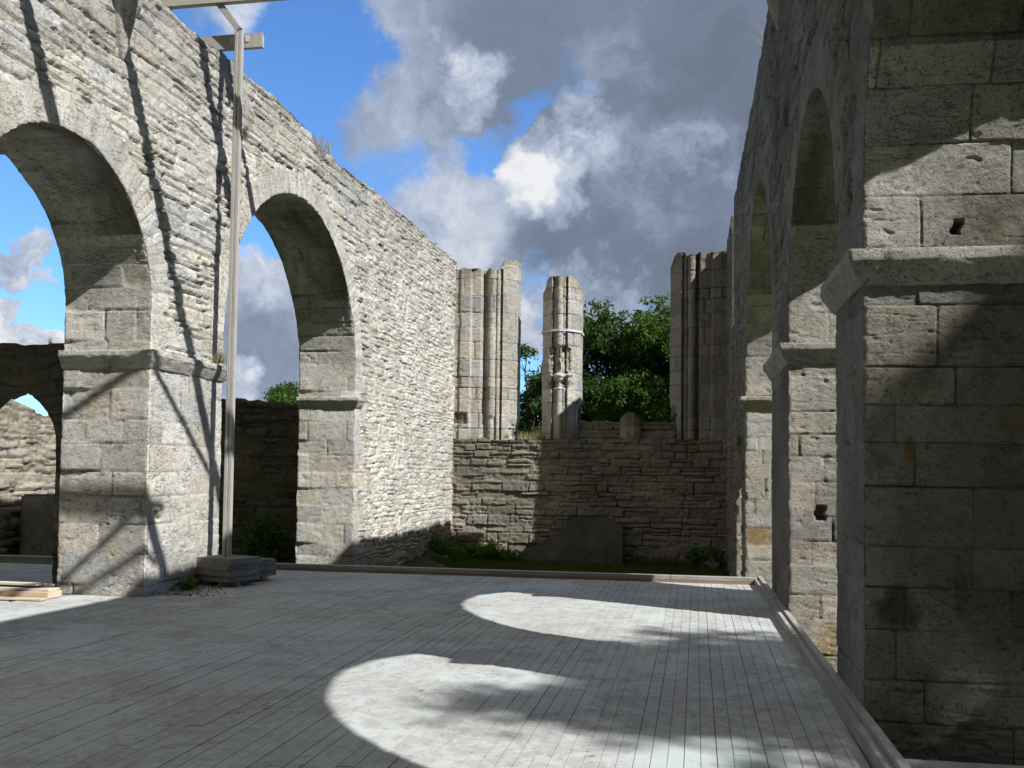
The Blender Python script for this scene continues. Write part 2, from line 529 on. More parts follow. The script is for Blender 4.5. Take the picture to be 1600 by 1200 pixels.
def mesh_np(name, verts, faces, mat, parent=None, cols=None, smooth=True):
    """faces: (n,4) or (n,3) int array or a list of such arrays"""
    fl = faces if isinstance(faces, list) else [faces]
    fl = [np.asarray(f, np.int64) for f in fl if len(f)]
    used = np.unique(np.concatenate([f.ravel() for f in fl]))
    remap = np.full(len(verts), -1, np.int64)
    remap[used] = np.arange(len(used))
    verts = np.asarray(verts, float)[used]
    me = bpy.data.meshes.new(name)
    me.vertices.add(len(verts))
    me.vertices.foreach_set('co', verts.astype(np.float32).ravel())
    loops = np.concatenate([remap[f].ravel() for f in fl])
    counts = np.concatenate([np.full(len(f), f.shape[1]) for f in fl])
    starts = np.concatenate([[0], np.cumsum(counts)[:-1]])
    me.loops.add(len(loops))
    me.loops.foreach_set('vertex_index', loops.astype(np.int32))
    me.polygons.add(len(counts))
    me.polygons.foreach_set('loop_start', starts.astype(np.int32))
    me.polygons.foreach_set('loop_total', counts.astype(np.int32))
    me.update(calc_edges=True)
    me.validate()
    me.polygons.foreach_set('use_smooth', np.full(len(me.polygons), bool(smooth)))
    if cols is not None:
        a = me.color_attributes.new('Col', 'FLOAT_COLOR', 'POINT')
        c4 = np.ones((len(verts), 4), np.float32)
        c4[:, :3] = np.asarray(cols)[used]
        a.data.foreach_set('color', c4.ravel())
    me.materials.append(mat)
    o = bpy.data.objects.new(name, me)
    COL.objects.link(o)
    o.parent = parent
    return o


def bm_obj(name, bm, mat, parent=None, smooth=False):
    bmesh.ops.recalc_face_normals(bm, faces=bm.faces)
    me = bpy.data.meshes.new(name)
    bm.to_mesh(me)
    bm.free()
    me.polygons.foreach_set('use_smooth', np.full(len(me.polygons), bool(smooth)))
    me.materials.append(mat)
    o = bpy.data.objects.new(name, me)
    COL.objects.link(o)
    o.parent = parent
    return o


def bm_box(bm, lo, hi, bevel=0.0, mat=None, jitter=0.0):
    c = [(a + b) / 2 for a, b in zip(lo, hi)]
    s = [abs(b - a) for a, b in zip(lo, hi)]
    ge = bmesh.ops.create_cube(bm, size=1.0)
    vs = ge['verts']
    for v in vs:
        v.co = Vector((v.co.x * s[0], v.co.y * s[1], v.co.z * s[2]))
        if jitter:
            v.co += Vector((random.uniform(-1, 1), random.uniform(-1, 1), random.uniform(-1, 1))) * jitter
    if bevel:
        es = list({e for v in vs for e in v.link_edges})
        r = bmesh.ops.bevel(bm, geom=es, offset=bevel, segments=2, affect='EDGES', clamp_overlap=True)
        vs = list({v for f in r['faces'] for v in f.verts} | {v for v in vs if v.is_valid})
    M = Matrix.Translation(c) if mat is None else mat @ Matrix.Translation(c)
    for v in vs:
        v.co = M @ v.co
    return vs


def bm_bar(bm, a, b, w, h, up=(0, 0, 1), bevel=0.006):
    """rectangular timber between two points"""
    a, b = Vector(a), Vector(b)
    d = (b - a)
    L = d.length
    y = d.normalized()
    x = y.cross(Vector(up))
    if x.length < 1e-4:
        x = Vector((1, 0, 0))
    x.normalize()
    z = x.cross(y)
    M = Matrix((x, y, z)).transposed().to_4x4()
    M.translation = (a + b) / 2
    bm_box(bm, (-w / 2, -L / 2, -h / 2), (w / 2, L / 2, h / 2), bevel, M)


# ------------------------------------------------------------------ masonry walls
def chip(y, z, seed):
    n = fbm(y * 2.6 + 13, z * 2.6 + 5, seed, 3)
    return 0.006 + 0.04 * sstep(0.2, 0.8, n) + 0.008 * (fbm(y * 14, z * 14, seed + 3, 2) + 0.3)


class Wall:
    """wall in local axes: inner face at x = 0 looking to -s, y along the wall, z up, thickness T towards +s"""

    def __init__(w, s, T, ops, ztop, seed, ring=0.42, pier_top=3.08):
        w.s, w.T, w.ops, w.ztop, w.seed, w.ring, w.pt = s, T, ops, ztop, seed, ring, pier_top

    def inside(w, y, z):
        """mask of points in an opening, and their projection on its outline"""
        m = np.zeros(y.shape, bool)
        py, pz = y.copy(), z.copy()
        for (a, b, zs) in w.ops:
            c, r = (a + b) / 2, (b - a) / 2
            lo = (z <= zs) & (y > a) & (y < b)
            hi_ = (z > zs) & (np.hypot(y - c, z - zs) < r)
            py = np.where(lo, np.where(y < c, a, b), py)
            ang = np.arctan2(z - zs, y - c)
            py = np.where(hi_, c + r * np.cos(ang), py)
            pz = np.where(hi_, zs + r * np.sin(ang), pz)
            m |= lo | hi_
        return m, py, pz

    def edge_dist(w, y, z):
        """distance outside the openings, and unit vector away from them"""
        best = np.full(y.shape, 9.0)
        ay, az = np.zeros(y.shape), np.zeros(y.shape)
        for (a, b, zs) in w.ops:
            c, r = (a + b) / 2, (b - a) / 2
            up = z > zs
            rad = np.hypot(y - c, z - zs)
            d1 = rad - r
            d0 = np.where(y < c, a - y, y - b)
            d = np.abs(np.where(up, d1, d0))
            vy = np.where(up, (y - c) / np.maximum(rad, 1e-6), np.where(y < c, -1.0, 1.0))
            vz = np.where(up, (z - zs) / np.maximum(rad, 1e-6), 0.0)
            k = d < best
            best = np.where(k, d, best)
            ay, az = np.where(k, vy, ay), np.where(k, vz, az)
        return best, ay, az

    def style(w, y, z, face):
        """relief and colour at (y, z) of a face; face is a dict of style options"""
        f = face
        sd = w.seed + f.get('seed', 0)
        zb, zt = float(z.min()) - 0.3, float(z.max()) + 0.3
        # rubble
        d, rn = masonry(y, z, courses_list(zb, zt, f['rh'][0], f['rh'][1], sd + 1), f['rl'], sd + 2, f.get('warp', .022), f.get('split', .35))
        far = f.get('far', None)
        h, c = stone_look(y, z, d, rn, sd + 3, f.get('jw', .02), f.get('jd', .05), f.get('off', .04), f.get('rough', .02), f.get('tint', 1.0),
                          f.get('mortar', (.66, .64, .59)), f.get('mort', .35), f.get('pits', .02), f.get('strata', .02))
        if far:
            d2, rn2 = masonry(y, z, courses_list(zb, zt, .08, .19, sd + 71), (.12, .42), sd + 72, .03, .3)
            h2_, c2 = stone_look(y, z, d2, rn2, sd + 73, .022, .045, .045, .022, 1.0, (.70, .67, .60), .85, .02, .012)
            k = sstep(far - .25, far + .25, y + .5 * fbm(y * 1.2, z * 1.2, sd + 5, 3))
            h = h * (1 - k) + h2_ * k
            c = c * (1 - k)[:, None] + c2 * k[:, None]
        # dressed blocks of piers and jamb quoins
        if w.ops and f.get('dressed', True):
            d3, rn3 = masonry(y + 0.37, z, w.zc, (.45, .95), sd + 11, .006)
            ha, ca = stone_look(y, z, d3, rn3, sd + 12, .012, .024, .012, .006, f.get('atint', 1.03), (.62, .60, .55), .55, .006, .010)
            ci = np.clip(np.searchsorted(w.zc, z) - 1, 0, len(w.zc) - 2)
            q = 0.30 + 0.34 * (ci % 2) + 0.10 * h2(ci, ci * 0, sd + 15)
            dist = np.full(y.shape, 9.0)
            pier = np.zeros(y.shape, bool)
            for (a, b, zs) in w.ops:
                if zs < 2.6:
                    continue
                dist = np.minimum(dist, np.where(z < zs + .1, np.minimum(np.abs(y - a), np.abs(y - b)), 9.0))
            for (p0, p1) in f.get('piers', []):
                pier |= (y > p0) & (y < p1) & (z < w.pt)
            k = ((dist < q) | pier).astype(float)
            h = np.where(k > .5, ha, h)
            c = np.where((k > .5)[:, None], ca, c)
            # voussoirs
            for i, (a, b, zs) in enumerate(w.ops):
                if zs < 2.6:
                    continue
                cy, r = (a + b) / 2, (b - a) / 2
                rad = np.hypot(y - cy, z - zs)
                ang = np.arctan2(z - zs, y - cy)
                nv = int(round(PI * r / 0.115))
                t = ang / PI * nv
                ti = np.floor(t)
                rw = w.ring * (0.86 + 0.3 * h2(ti, ti * 0 + i, sd + 21))
                m = (z > zs) & (rad < r + rw)
                dj = np.minimum(t - ti, 1 - (t - ti)) * 0.115
                dj = np.minimum(dj, np.maximum(r + rw - rad, 0))
                rr = [h2(ti, ti * 0 + i, sd + 22 + k_) for k_ in range(4)]
                hv, cv = stone_look(y, z, dj, rr, sd + 23, .010, .012, .010, .006, f.get('atint', 1.03) * 1.04, (.60, .58, .53), .4, .006, 0.0)
                h = np.where(m, hv, h)
                c = np.where(m[:, None], cv, c)
        for (hy, hz, ry, rz) in f.get('holes', []):
            q_ = np.maximum(np.abs(y - hy + .02 * np.sin(z * 40)) / ry, np.abs(z - hz + .02 * np.sin(y * 37)) / rz)
            h = h - .16 * sstep(1.1, .8, q_)
        # weathering towards the wall head
        zt_ = w.ztop(y)
        wth = np.exp(-np.maximum(zt_ - z, 0) / 0.7) * np.clip(.75 + .6 * fbm(y * 1.5, z * 1.5, sd + 31, 3), 0, 1) * f.get('head', .55)
        c = c * (1 - wth)[:, None] + (np.array([.155, .148, .128]))[None, :] * wth[:, None]
        return h, c

    def face(w, ys, z0, z1, dz, fo, back=False):
        zs = np.arange(z0, z1 + dz, dz)
        Y, Z = np.meshgrid(ys, zs, indexing='ij')
        n0, n1 = Y.shape
        y, z = Y.ravel(), Z.ravel()
        inn, py, pz = w.inside(y, z)
        zt = w.ztop(y)
        above = z > zt
        bad = inn | above
        y2 = np.where(inn, py, y)
        z2 = np.where(inn, pz, z)
        z2 = np.where(above & ~inn, zt, z2)
        h, c = w.style(y2, z2, fo)
        if not back and fo.get('shade_patina'):  # shade of the inner face put into the colour, with dark algae
            g = np.clip(fo['shade_patina'] + .35 * fbm(y2 * .8, z2 * .6, w.seed + 350, 4), 0, .95)
            c = c * (1 - g)[:, None] + np.array([.085, .08, .062])[None, :] * g[:, None]
        e, ay, az = w.edge_dist(y2, z2)
        e = np.where(inn, 0, e)
        ch = chip(y2, z2, w.seed + (500 if back else 400))
        k = sstep(0.0, 0.03, e)
        htop = sstep(0.0, 0.05, zt - z2)
        h = h * k * (0.25 + 0.75 * htop) - ch * (1 - k)
        y3 = y2 + ay * ch * (e < 1e-6)
        z3 = z2 + az * ch * (e < 1e-6)
        x = (w.T + h) * w.s if back else -w.s * h
        V = np.stack([x, y3, z3], 1)
        idx = np.arange(n0 * n1).reshape(n0, n1)
        q = np.stack([idx[:-1, :-1], idx[1:, :-1], idx[1:, 1:], idx[:-1, 1:]], -1).reshape(-1, 4)
        keep = ~(bad[q].all(1))
        # cells whose good corners are none inside vanish; drop slivers
        q = q[keep]
        flip = (w.s > 0) != back
        if flip:
            q = q[:, ::-1]
        cyz = np.stack([y2[q].mean(1), z2[q].mean(1)], 1)
        return V, q, c, cyz

    def soffit(w, op, z0, ds, du, fo, i):
        a, b, zs = op
        c_, r = (a + b) / 2, (b - a) / 2
        L1 = zs - z0
        La = PI * r
        S = np.arange(0, 2 * L1 + La + ds * .5, ds)
        S[-1] = 2 * L1 + La
        U = np.linspace(0, w.T, int(w.T / du) + 1)
        s, u = [g.ravel() for g in np.meshgrid(S, U, indexing='ij')]
        n0, n1 = len(S), len(U)
        # position on the outline; the jamb at y = b first
        j1, j2 = s < L1, s > L1 + La
        th = np.clip((s - L1) / r, 0, PI)
        y = np.where(j1, b, np.where(j2, a, c_ + r * np.cos(th)))
        z = np.where(j1, z0 + s, np.where(j2, z0 + (2 * L1 + La - s), zs + r * np.sin(th)))
        ny, nz = np.where(j1, 1.0, np.where(j2, -1.0, np.cos(th))), np.where(j1 | j2, 0.0, np.sin(th))   # away from the opening
        zc = w.zc[(w.zc > z0) & (w.zc < zs - .12)]
        rr = np.random.default_rng(w.seed + i)
        nv = max(5, int(round(La / fo.get('vous', .33))))
        arc = L1 + np.linspace(0, La, nv + 1)
        jit = rr.uniform(-.03, .03, nv + 1)
        jit[0] = jit[-1] = 0
        cs = np.concatenate([[-.5], zc - z0, arc + jit, (2 * L1 + La - (zc - z0))[::-1], [2 * L1 + La + .5]])
        d, rn = masonry(u, s, cs, fo.get('sl', (.4, .95)), w.seed + 200 + i, .006)
        h, c = stone_look(u, s, d, rn, w.seed + 210 + i, .011, fo.get('jd', .024), .012, fo.get('rough', .007), fo.get('tint', 1.0), (.60, .58, .53), fo.get('mort', .5), fo.get('pits', .008), fo.get('strata', .012))
        if fo.get('shade_stain', 0):  # shade under the arch crown put into the colour, with brown stains
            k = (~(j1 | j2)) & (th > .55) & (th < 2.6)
            g = k * np.clip(.45 + .9 * fbm(u * 2.0, s * .7, w.seed + 220 + i, 4), 0, 1) * fo['shade_stain']
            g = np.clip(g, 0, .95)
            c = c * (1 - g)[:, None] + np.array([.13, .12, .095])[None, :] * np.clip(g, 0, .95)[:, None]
        if fo.get('ochre', 0):
            g = sstep(.35, .7, fbm(u * 2.2 + 9, s * 1.3, w.seed + 230 + i, 3)) * fo['ochre'] * (j1 | j2)
            c = c * (1 - g)[:, None] + np.array([.34, .23, .07])[None, :] * g[:, None]
        for (oi, hu, hz, ru, rz) in fo.get('holes', []):
            if oi == i:
                q_ = np.maximum(np.abs(u - hu + .015 * np.sin(z * 50)) / ru, np.abs(z - hz) / rz)
                h = h - .14 * sstep(1.1, .8, q_) * j1
        for (oi, hu, hz, ru, rz, cc_) in fo.get('spots', []):
            if oi == i:
                q_ = np.hypot((u - hu) / ru, (z - hz) / rz) + .5 * fbm(u * 9, z * 5, w.seed + 236, 4)
                g = sstep(1.1, .5, q_) * .8 * j1
                c = c * (1 - g)[:, None] + np.array(cc_)[None, :] * g[:, None]
        if i in fo.get('shade_grime', {}):  # tree shade painted into the jamb colour, together with some moss
            g = np.clip(fo['shade_grime'][i] + .6 * fbm(u * 1.1 + 4, s * .9, w.seed + 235, 4) - .25 * sstep(3.0, 3.4, z), 0, .9)
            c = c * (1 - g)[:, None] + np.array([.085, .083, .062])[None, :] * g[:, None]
        ci = np.clip(np.searchsorted(cs, s) - 1, 0, len(cs) - 2)
        e0, e1 = u, w.T - u
        ch0 = chip(y, z, w.seed + 400)
        ch1 = chip(y, z, w.seed + 500)
        k0, k1 = sstep(0, .03, e0), sstep(0, .03, e1)
        hh = h * np.minimum(k0, k1) - ch0 * (1 - k0) - ch1 * (1 - k1)
        # uneven outer edge: whole stones set in or out
        step = (h2(ci, ci * 0, w.seed + 240 + i) - .45) * .07 * sstep(.4 * w.T, w.T, u)
        hh = hh + np.where(e1 < .03, step * k1, step)
        x = w.s * (u + ch0 * (e0 < 1e-6) - ch1 * (e1 < 1e-6))
        V = np.stack([x, y - ny * hh, z - nz * hh], 1)
        idx = np.arange(n0 * n1).reshape(n0, n1)
        q = np.stack([idx[:-1, :-1], idx[1:, :-1], idx[1:, 1:], idx[:-1, 1:]], -1).reshape(-1, 4)
        if w.s > 0:
            q = q[:, ::-1]
        low = z[q].mean(1) < w.pt
        return V, q, c, low, y[q].mean(1)

    def top(w, y0, y1, dy):
        Y = np.arange(y0, y1 + dy * .5, dy)
        U = np.linspace(0, w.T, max(4, int(w.T / .08)))
        y, u = [g.ravel() for g in np.meshgrid(Y, U, indexing='ij')]
        z = w.ztop(y)
        e = np.minimum(u, w.T - u)
        d, rn = masonry(y, u, np.linspace(0, w.T, 4), (.25, .7), w.seed + 301, .02)
        h, c = stone_look(y, u, d, rn, w.seed + 302, .03, .05, .09, .03)
        c = c * .45
        z = z + h * sstep(0, .1, e)
        V = np.stack([w.s * u, y, z], 1)
        idx = np.arange(len(Y) * len(U)).reshape(len(Y), len(U))
        q = np.stack([idx[:-1, :-1], idx[1:, :-1], idx[1:, 1:], idx[:-1, 1:]], -1).reshape(-1, 4)
        if w.s < 0:
            q = q[:, ::-1]
        return V, q, c

    def cap(w, y, z0, sgn):
        """end face of the wall"""
        zt = float(w.ztop(np.array([y]))[0])
        U = np.linspace(0, w.T, 30)
        Zs = np.arange(z0, zt, .05)
        u, z = [g.ravel() for g in np.meshgrid(U, np.append(Zs, zt), indexing='ij')]
        n1 = len(Zs) + 1
        d, rn = masonry(u, z, courses_list(z0 - .3, zt + .3, .12, .25, w.seed + 601), (.2, .6), w.seed + 602, .02, .3)
        h, c = stone_look(u, z, d, rn, w.seed + 603, .03, .04, .04, .014)
        e = np.minimum(u, w.T - u)
        h = h * sstep(0, .06, e)
        V = np.stack([w.s * u, y + sgn * h, z], 1)
        idx = np.arange(30 * n1).reshape(30, n1)
        q = np.stack([idx[:-1, :-1], idx[1:, :-1], idx[1:, 1:], idx[:-1, 1:]], -1).reshape(-1, 4)
        if (w.s > 0) != (sgn < 0):
            q = q[:, ::-1]
        return V, q, c


def join(parts):
    V, F, C, o = [], [], [], 0
    for v, q, c in parts:
        V.append(v)
        F.append(q + o)
        C.append(c)
        o += len(v)
    return np.concatenate(V), np.concatenate(F), np.concatenate(C)


def grid_y(segs):
    """segs: [(y0, y1, step), ...]"""
    out = []
    for a, b, st in segs:
        out.append(np.linspace(a, b, max(2, int(round((b - a) / st)) + 1))[:-1])
    out.append(np.array([segs[-1][1]]))
    return np.concatenate(out)


def build_wall(w, root, mat, ysegs, z0, dz, fo, so, back_step=.08, caps=(True, True), pier_ranges=(), ds_list=None, ring=True):
    w.zc = courses_list(z0, 12.0, .26, .43, w.seed + 900)
    ys = grid_y(ysegs)
    # make sure jamb lines have their own columns
    for (a, b, zs) in w.ops:
        ys = np.append(ys, [a, b])
    ys = np.unique(np.round(ys, 4))
    ys = ys[np.concatenate([[True], np.diff(ys) > .004])]
    zmax = float(w.ztop(ys).max()) + dz
    V, q, c, cyz = w.face(ys, z0, zmax, dz, fo)
    ybs = grid_y([(ysegs[0][0], ysegs[-1][1], back_step)])
    for (a, b, zs) in w.ops:
        ybs = np.append(ybs, [a, b])
    ybs = np.unique(np.round(ybs, 4))
    ybs = ybs[np.concatenate([[True], np.diff(ybs) > .01])]
    Vb, qb, cb, cyzb = w.face(ybs, z0, zmax, back_step, fo, True)
    lists = {'upper': [], 'ring': {}, 'pier': {}}

    def pier_of(y, z):
        out = np.full(y.shape, -1)
        for i, (a, b) in enumerate(pier_ranges):
            out = np.where((y >= a - 1e-3) & (y <= b + 1e-3) & (z < w.pt), i, out)
        return out

    def ring_of(y, z):
        out = np.full(y.shape, -1)
        for i, (a, b, zs) in enumerate(w.ops):
            cy, r = (a + b) / 2, (b - a) / 2
            m = (z > zs) & (np.hypot(y - cy, z - zs) < r + w.ring)
            out = np.where(m & (out < 0), i, out)
        return out

    for (VV, qq, cc, yz) in ((V, q, c, cyz), (Vb, qb, cb, cyzb)):
        pi_ = pier_of(yz[:, 0], yz[:, 1])
        ri = ring_of(yz[:, 0], yz[:, 1]) if ring else np.full(len(qq), -1)
        up = (pi_ < 0) & (ri < 0)
        lists['upper'].append((VV, qq[up], cc))
        for i in np.unique(pi_[pi_ >= 0]):
            lists['pier'].setdefault(int(i), []).append((VV, qq[pi_ == i], cc))
        for i in np.unique(ri[(ri >= 0) & (pi_ < 0)]):
            lists['ring'].setdefault(int(i), []).append((VV, qq[(ri == i) & (pi_ < 0)], cc))
    for i, op in enumerate(w.ops):
        ds, du = (ds_list or {}).get(i, (.03, .03))
        sV, sq, sc, low, sy = w.soffit(op, z0, ds, du, so, i)
        if ring:
            lists['ring'].setdefault(i, []).append((sV, sq[~low], sc))
        else:
            lists['upper'].append((sV, sq[~low], sc))
        for side, yy in ((0, op[0]), (1, op[1])):
            m = low & (np.abs(sy - yy) < .3)
            k = int(pier_of(np.array([yy + (-.01 if side == 0 else .01)]), np.array([0.0]))[0])
            if k >= 0:
                lists['pier'].setdefault(k, []).append((sV, sq[m], sc))
            else:
                lists['upper'].append((sV, sq[m], sc))
    lists['upper'].append(w.top(ysegs[0][0], ysegs[-1][1], .05))
    if caps[0]:
        lists['upper'].append(w.cap(ysegs[0][0], z0, -1))
    if caps[1]:
        lists['upper'].append(w.cap(ysegs[-1][1], z0, 1))
    a, b_, c_ = join(lists['upper'])
    mesh_np('wall_face', a, b_, mat, root, c_)
    for i in sorted(lists['pier']):
        a, b_, c_ = join(lists['pier'][i])
        mesh_np('pier', a, b_, mat, root, c_)
    for i in sorted(lists['ring']):
        a, b_, c_ = join(lists['ring'][i])
        mesh_np('arch_ring', a, b_, mat, root, c_)


def sweep(path, profile, z_off, seed, mat, root, name, step=.03, closed=False, damage=.5, tint=.9):
    """moulding along a plan path [(x, y), ...] (outside on the left of travel); profile [(out, z), ...]"""
    P = [np.array(p, float) for p in path]
    n = len(P)
    pts, nrm, ss = [], [], []
    s = 0.0
    miters = []
    for i in range(n):
        if i == 0:
            d = P[1] - P[0]
            d /= np.linalg.norm(d)
            m = np.array([-d[1], d[0]])
        elif i == n - 1:
            d = P[-1] - P[-2]
            d /= np.linalg.norm(d)
            m = np.array([-d[1], d[0]])
        else:
            d0 = (P[i] - P[i - 1]) / np.linalg.norm(P[i] - P[i - 1])
            d1 = (P[i + 1] - P[i]) / np.linalg.norm(P[i + 1] - P[i])
            m0, m1 = np.array([-d0[1], d0[0]]), np.array([-d1[1], d1[0]])
            m = (m0 + m1) / max(.2, 1 + m0 @ m1)
        miters.append(m)
    for i in range(n - 1):
        L = np.linalg.norm(P[i + 1] - P[i])
        k = max(2, int(L / step))
        for j in range(k + (1 if i == n - 2 else 0)):
            t = j / k
            pts.append(P[i] * (1 - t) + P[i + 1] * t)
            nrm.append(miters[i] * (1 - t) + miters[i + 1] * t)
            ss.append(s + L * t)
        s += L
    pts, nrm, ss = np.array(pts), np.array(nrm), np.array(ss)
    pr = []
    for (a, b) in zip(profile[:-1], profile[1:]):
        k = max(2, int(np.hypot(b[0] - a[0], b[1] - a[1]) / .02))
        for j in range(k):
            pr.append((a[0] + (b[0] - a[0]) * j / k, a[1] + (b[1] - a[1]) * j / k))
    pr.append(profile[-1])
    pr = np.array(pr)
    S, K = np.meshgrid(ss, np.arange(len(pr)), indexing='ij')
    out = pr[:, 0][K]
    zz = pr[:, 1][K]
    bite = sstep(.25, .8, fbm(S * 1.1 + 5, S * 0 + seed, seed, 3)) * damage
    cut = 1 - .55 * bite * np.clip(.6 + fbm(S * 6, zz * 12, seed + 2, 3), 0, 1)
    rough = .012 * fbm(S * 7, zz * 9 + K * .2, seed + 4, 3)
    joint = np.minimum(np.mod(S + seed * .37, .83), .83 - np.mod(S + seed * .37, .83))
    rough = rough - .015 * (1 - sstep(0, .012, joint))
    o2 = out * cut + rough * (out > .005)
    V = np.stack([pts[:, 0][:, None] + nrm[:, 0][:, None] * o2, pts[:, 1][:, None] + nrm[:, 1][:, None] * o2, zz + z_off + .008 * fbm(S * 3, K * .4, seed + 7, 3)], -1).reshape(-1, 3)
    n0, n1 = S.shape
    idx = np.arange(n0 * n1).reshape(n0, n1)
    q = np.stack([idx[:-1, :-1], idx[:-1, 1:], idx[1:, 1:], idx[1:, :-1]], -1).reshape(-1, 4)
    col = STONE_BASE[None] * (tint * (1 + .25 * fbm(S * 2, zz * 3, seed + 9, 4).ravel()))[:, None]
    return mesh_np(name, V, q, mat, root, np.clip(col, .03, .8))


IMPOST = [(.0, .0), (.01, .0), (.045, .05), (.10, .15), (.112, .165), (.112, .24), (.04, .25), (.0, .25)]


def impost(root, mat, s, T, p0, p1, z, seed, jambs=(True, True), face=None, damage=.5, s_out=None):
    """moulded band round a pier: jamb at p0 (looking to -y), inner face, jamb at p1"""
    path = []
    f1 = p1 if face is None else face
    if s < 0:
        # inner face looks to +x ; travel so that the outside is on the left
        path = [(0, f1), (0, p0)]
        if jambs[1]:
            path = [(-T, p1), (0, p1)] + path[1:]
        if jambs[0]:
            path = path + [(-T, p0)]
        path = path[::-1]
        path = [(x, y) for x, y in path]
        # direction: from outer p0 jamb to the inner face to p1; outside is on the right -> mirror
        path = path[::-1]
    else:
        path = [(0, p0), (0, f1)]
        if jambs[0]:
            path = [(T, p0)] + path
        if jambs[1]:
            path = path + [(T, p1)]
    return sweep(path, IMPOST, z, seed, mat, root, 'impost', damage=damage)


def corbel(root, mat, s, y, ztip, h, w, seed):
    """bracket on the inner face: fluted tail that comes to a point, plain block on top"""
    n, m = 36, 30
    V, C = [], []
    for j in range(m + 1):
        t = j / m
        zz = ztip + h * t
        if t < .62:
            q = t / .62
            rr = w * .5 * (.04 + .86 * q ** .8)
            lobe = .20 * min(1, (1 - q) * 6)
        else:
            rr = w * .5 * (1.02 + .10 * min(1, (t - .62) * 8))
            lobe = 0.0
        for i in range(n + 1):
            a = -PI / 2 + PI * i / n
            r_ = rr * (1 - lobe * (1 - abs(math.sin(a * 2.0 + PI / 2))))
            V.append((-s * (.03 + r_ * .8 * math.cos(a)) if 0 < i < n else s * .05, y + r_ * math.sin(a), zz))
            C.append(STONE_BASE * (.86 + .2 * fbm(np.array([a * 3]), np.array([zz * 5]), seed, 2)[0]))
    V.append((s * .05, y, ztip + h))
    C.append(STONE_BASE * .7)
    V = np.array(V)
    V[:-1, 0] += -s * .010 * fbm(V[:-1, 1] * 9, V[:-1, 2] * 9, seed, 3)
    idx = np.arange((m + 1) * (n + 1)).reshape(m + 1, n + 1)
    q = np.stack([idx[:-1, :-1], idx[:-1, 1:], idx[1:, 1:], idx[1:, :-1]], -1).reshape(-1, 4)
    tri = np.array([(idx[m, i], idx[m, i + 1], len(V) - 1) for i in range(n)])
    if s > 0:
        q, tri = q[:, ::-1], tri[:, ::-1]
    mesh_np('corbel', V, [q, tri], mat, root, np.clip(np.array(C), .03, .9))


def ragged(base_pts, amp, seed, block=.45):
    xs, zs = [p[0] for p in base_pts], [p[1] for p in base_pts]

    def f(y):
        y = np.asarray(y, float)
        z = np.interp(y, xs, zs)
        b = np.floor(y / block + .3 * np.sin(y * 2.1))
        return z + amp * (h2(b, b * 0, seed) - .5) * 2 * .6 + amp * fbm(y * 1.3, y * 0 + seed, seed, 3) * .7 + amp * .35 * fbm(y * 9, y * 0, seed + 4, 2)
    return f


ZG = -1.15        # ground round the ruin
DK = -0.10        # deck surface

# ---- left arcade
XL = -7.2
rootL = empty('arcade_wall', (XL, 0, 0))
tag(rootL, 'pale sunlit rubble arcade wall with two round arches on the left, wooden post before it', 'ruined wall')
ztL = ragged([(5, 7.9), (9, 7.86), (12.5, 7.93), (16.4, 8.05), (17.6, 8.0), (17.75, 7.86), (21, 7.9), (21.2, 7.98), (25, 7.98), (29.2, 7.98)], .07, 3)
wl = Wall(-1, 1.3, [(8.55, 12.13, 3.74), (14.22, 20.28, 3.6)], ztL, 21, ring=.46)
foL = dict(rh=(.11, .27), rl=(.35, 1.25), warp=.018, split=.4, jw=.018, jd=.095, off=.040, rough=.020, strata=.034, far=21.0, mort=.42, piers=[(5.6, 8.55), (12.13, 14.22)], seed=0, holes=[(12.42, .96, .07, .06)])
soL = dict(shade_stain=1.1, vous=.30, ochre=.35)
build_wall(wl, rootL, M_STONE, [(6.0, 8.5, .05), (8.5, 15.5, .019), (15.5, 21, .024), (21, 29.15, .03)], ZG, .022, foL, soL, caps=(True, False),
           pier_ranges=[(5.6, 8.55), (12.13, 14.22)], ds_list={0: (.022, .022), 1: (.028, .026)})
impost(rootL, M_STONE, -1, 1.3, 12.13, 14.22, 2.94, 5, damage=.75)
impost(rootL, M_STONE, -1, 1.3, 20.28, 20.62, 2.94, 9, jambs=(True, False), damage=.3)
impost(rootL, M_STONE, -1, 1.3, 6.3, 8.55, 2.94, 6)
corbel(rootL, M_STONE, -1, 11.25, 6.78, 1.1, .44, 3)

# ---- right arcade (turned slightly into the nave)
rootR = empty('arcade_wall', (1.1, 10.0, 0), 0.0137)
tag(rootR, 'dark shaded arcade wall with tall arches along the right edge of the deck', 'ruined wall')
_ztR = ragged([(-12, 8.7), (2, 8.7), (8.5, 8.4), (14, 8.42), (19, 8.2)], .08, 8)


def ztR(y):
    y = np.asarray(y, float)
    z = _ztR(y)
    k = sstep(14.75, 14.80, y) * (1 - sstep(16.22, 16.26, y))
    return z * (1 - k) + k * (5.35 + .08 * fbm(y * 4, y * 0, 5, 2))


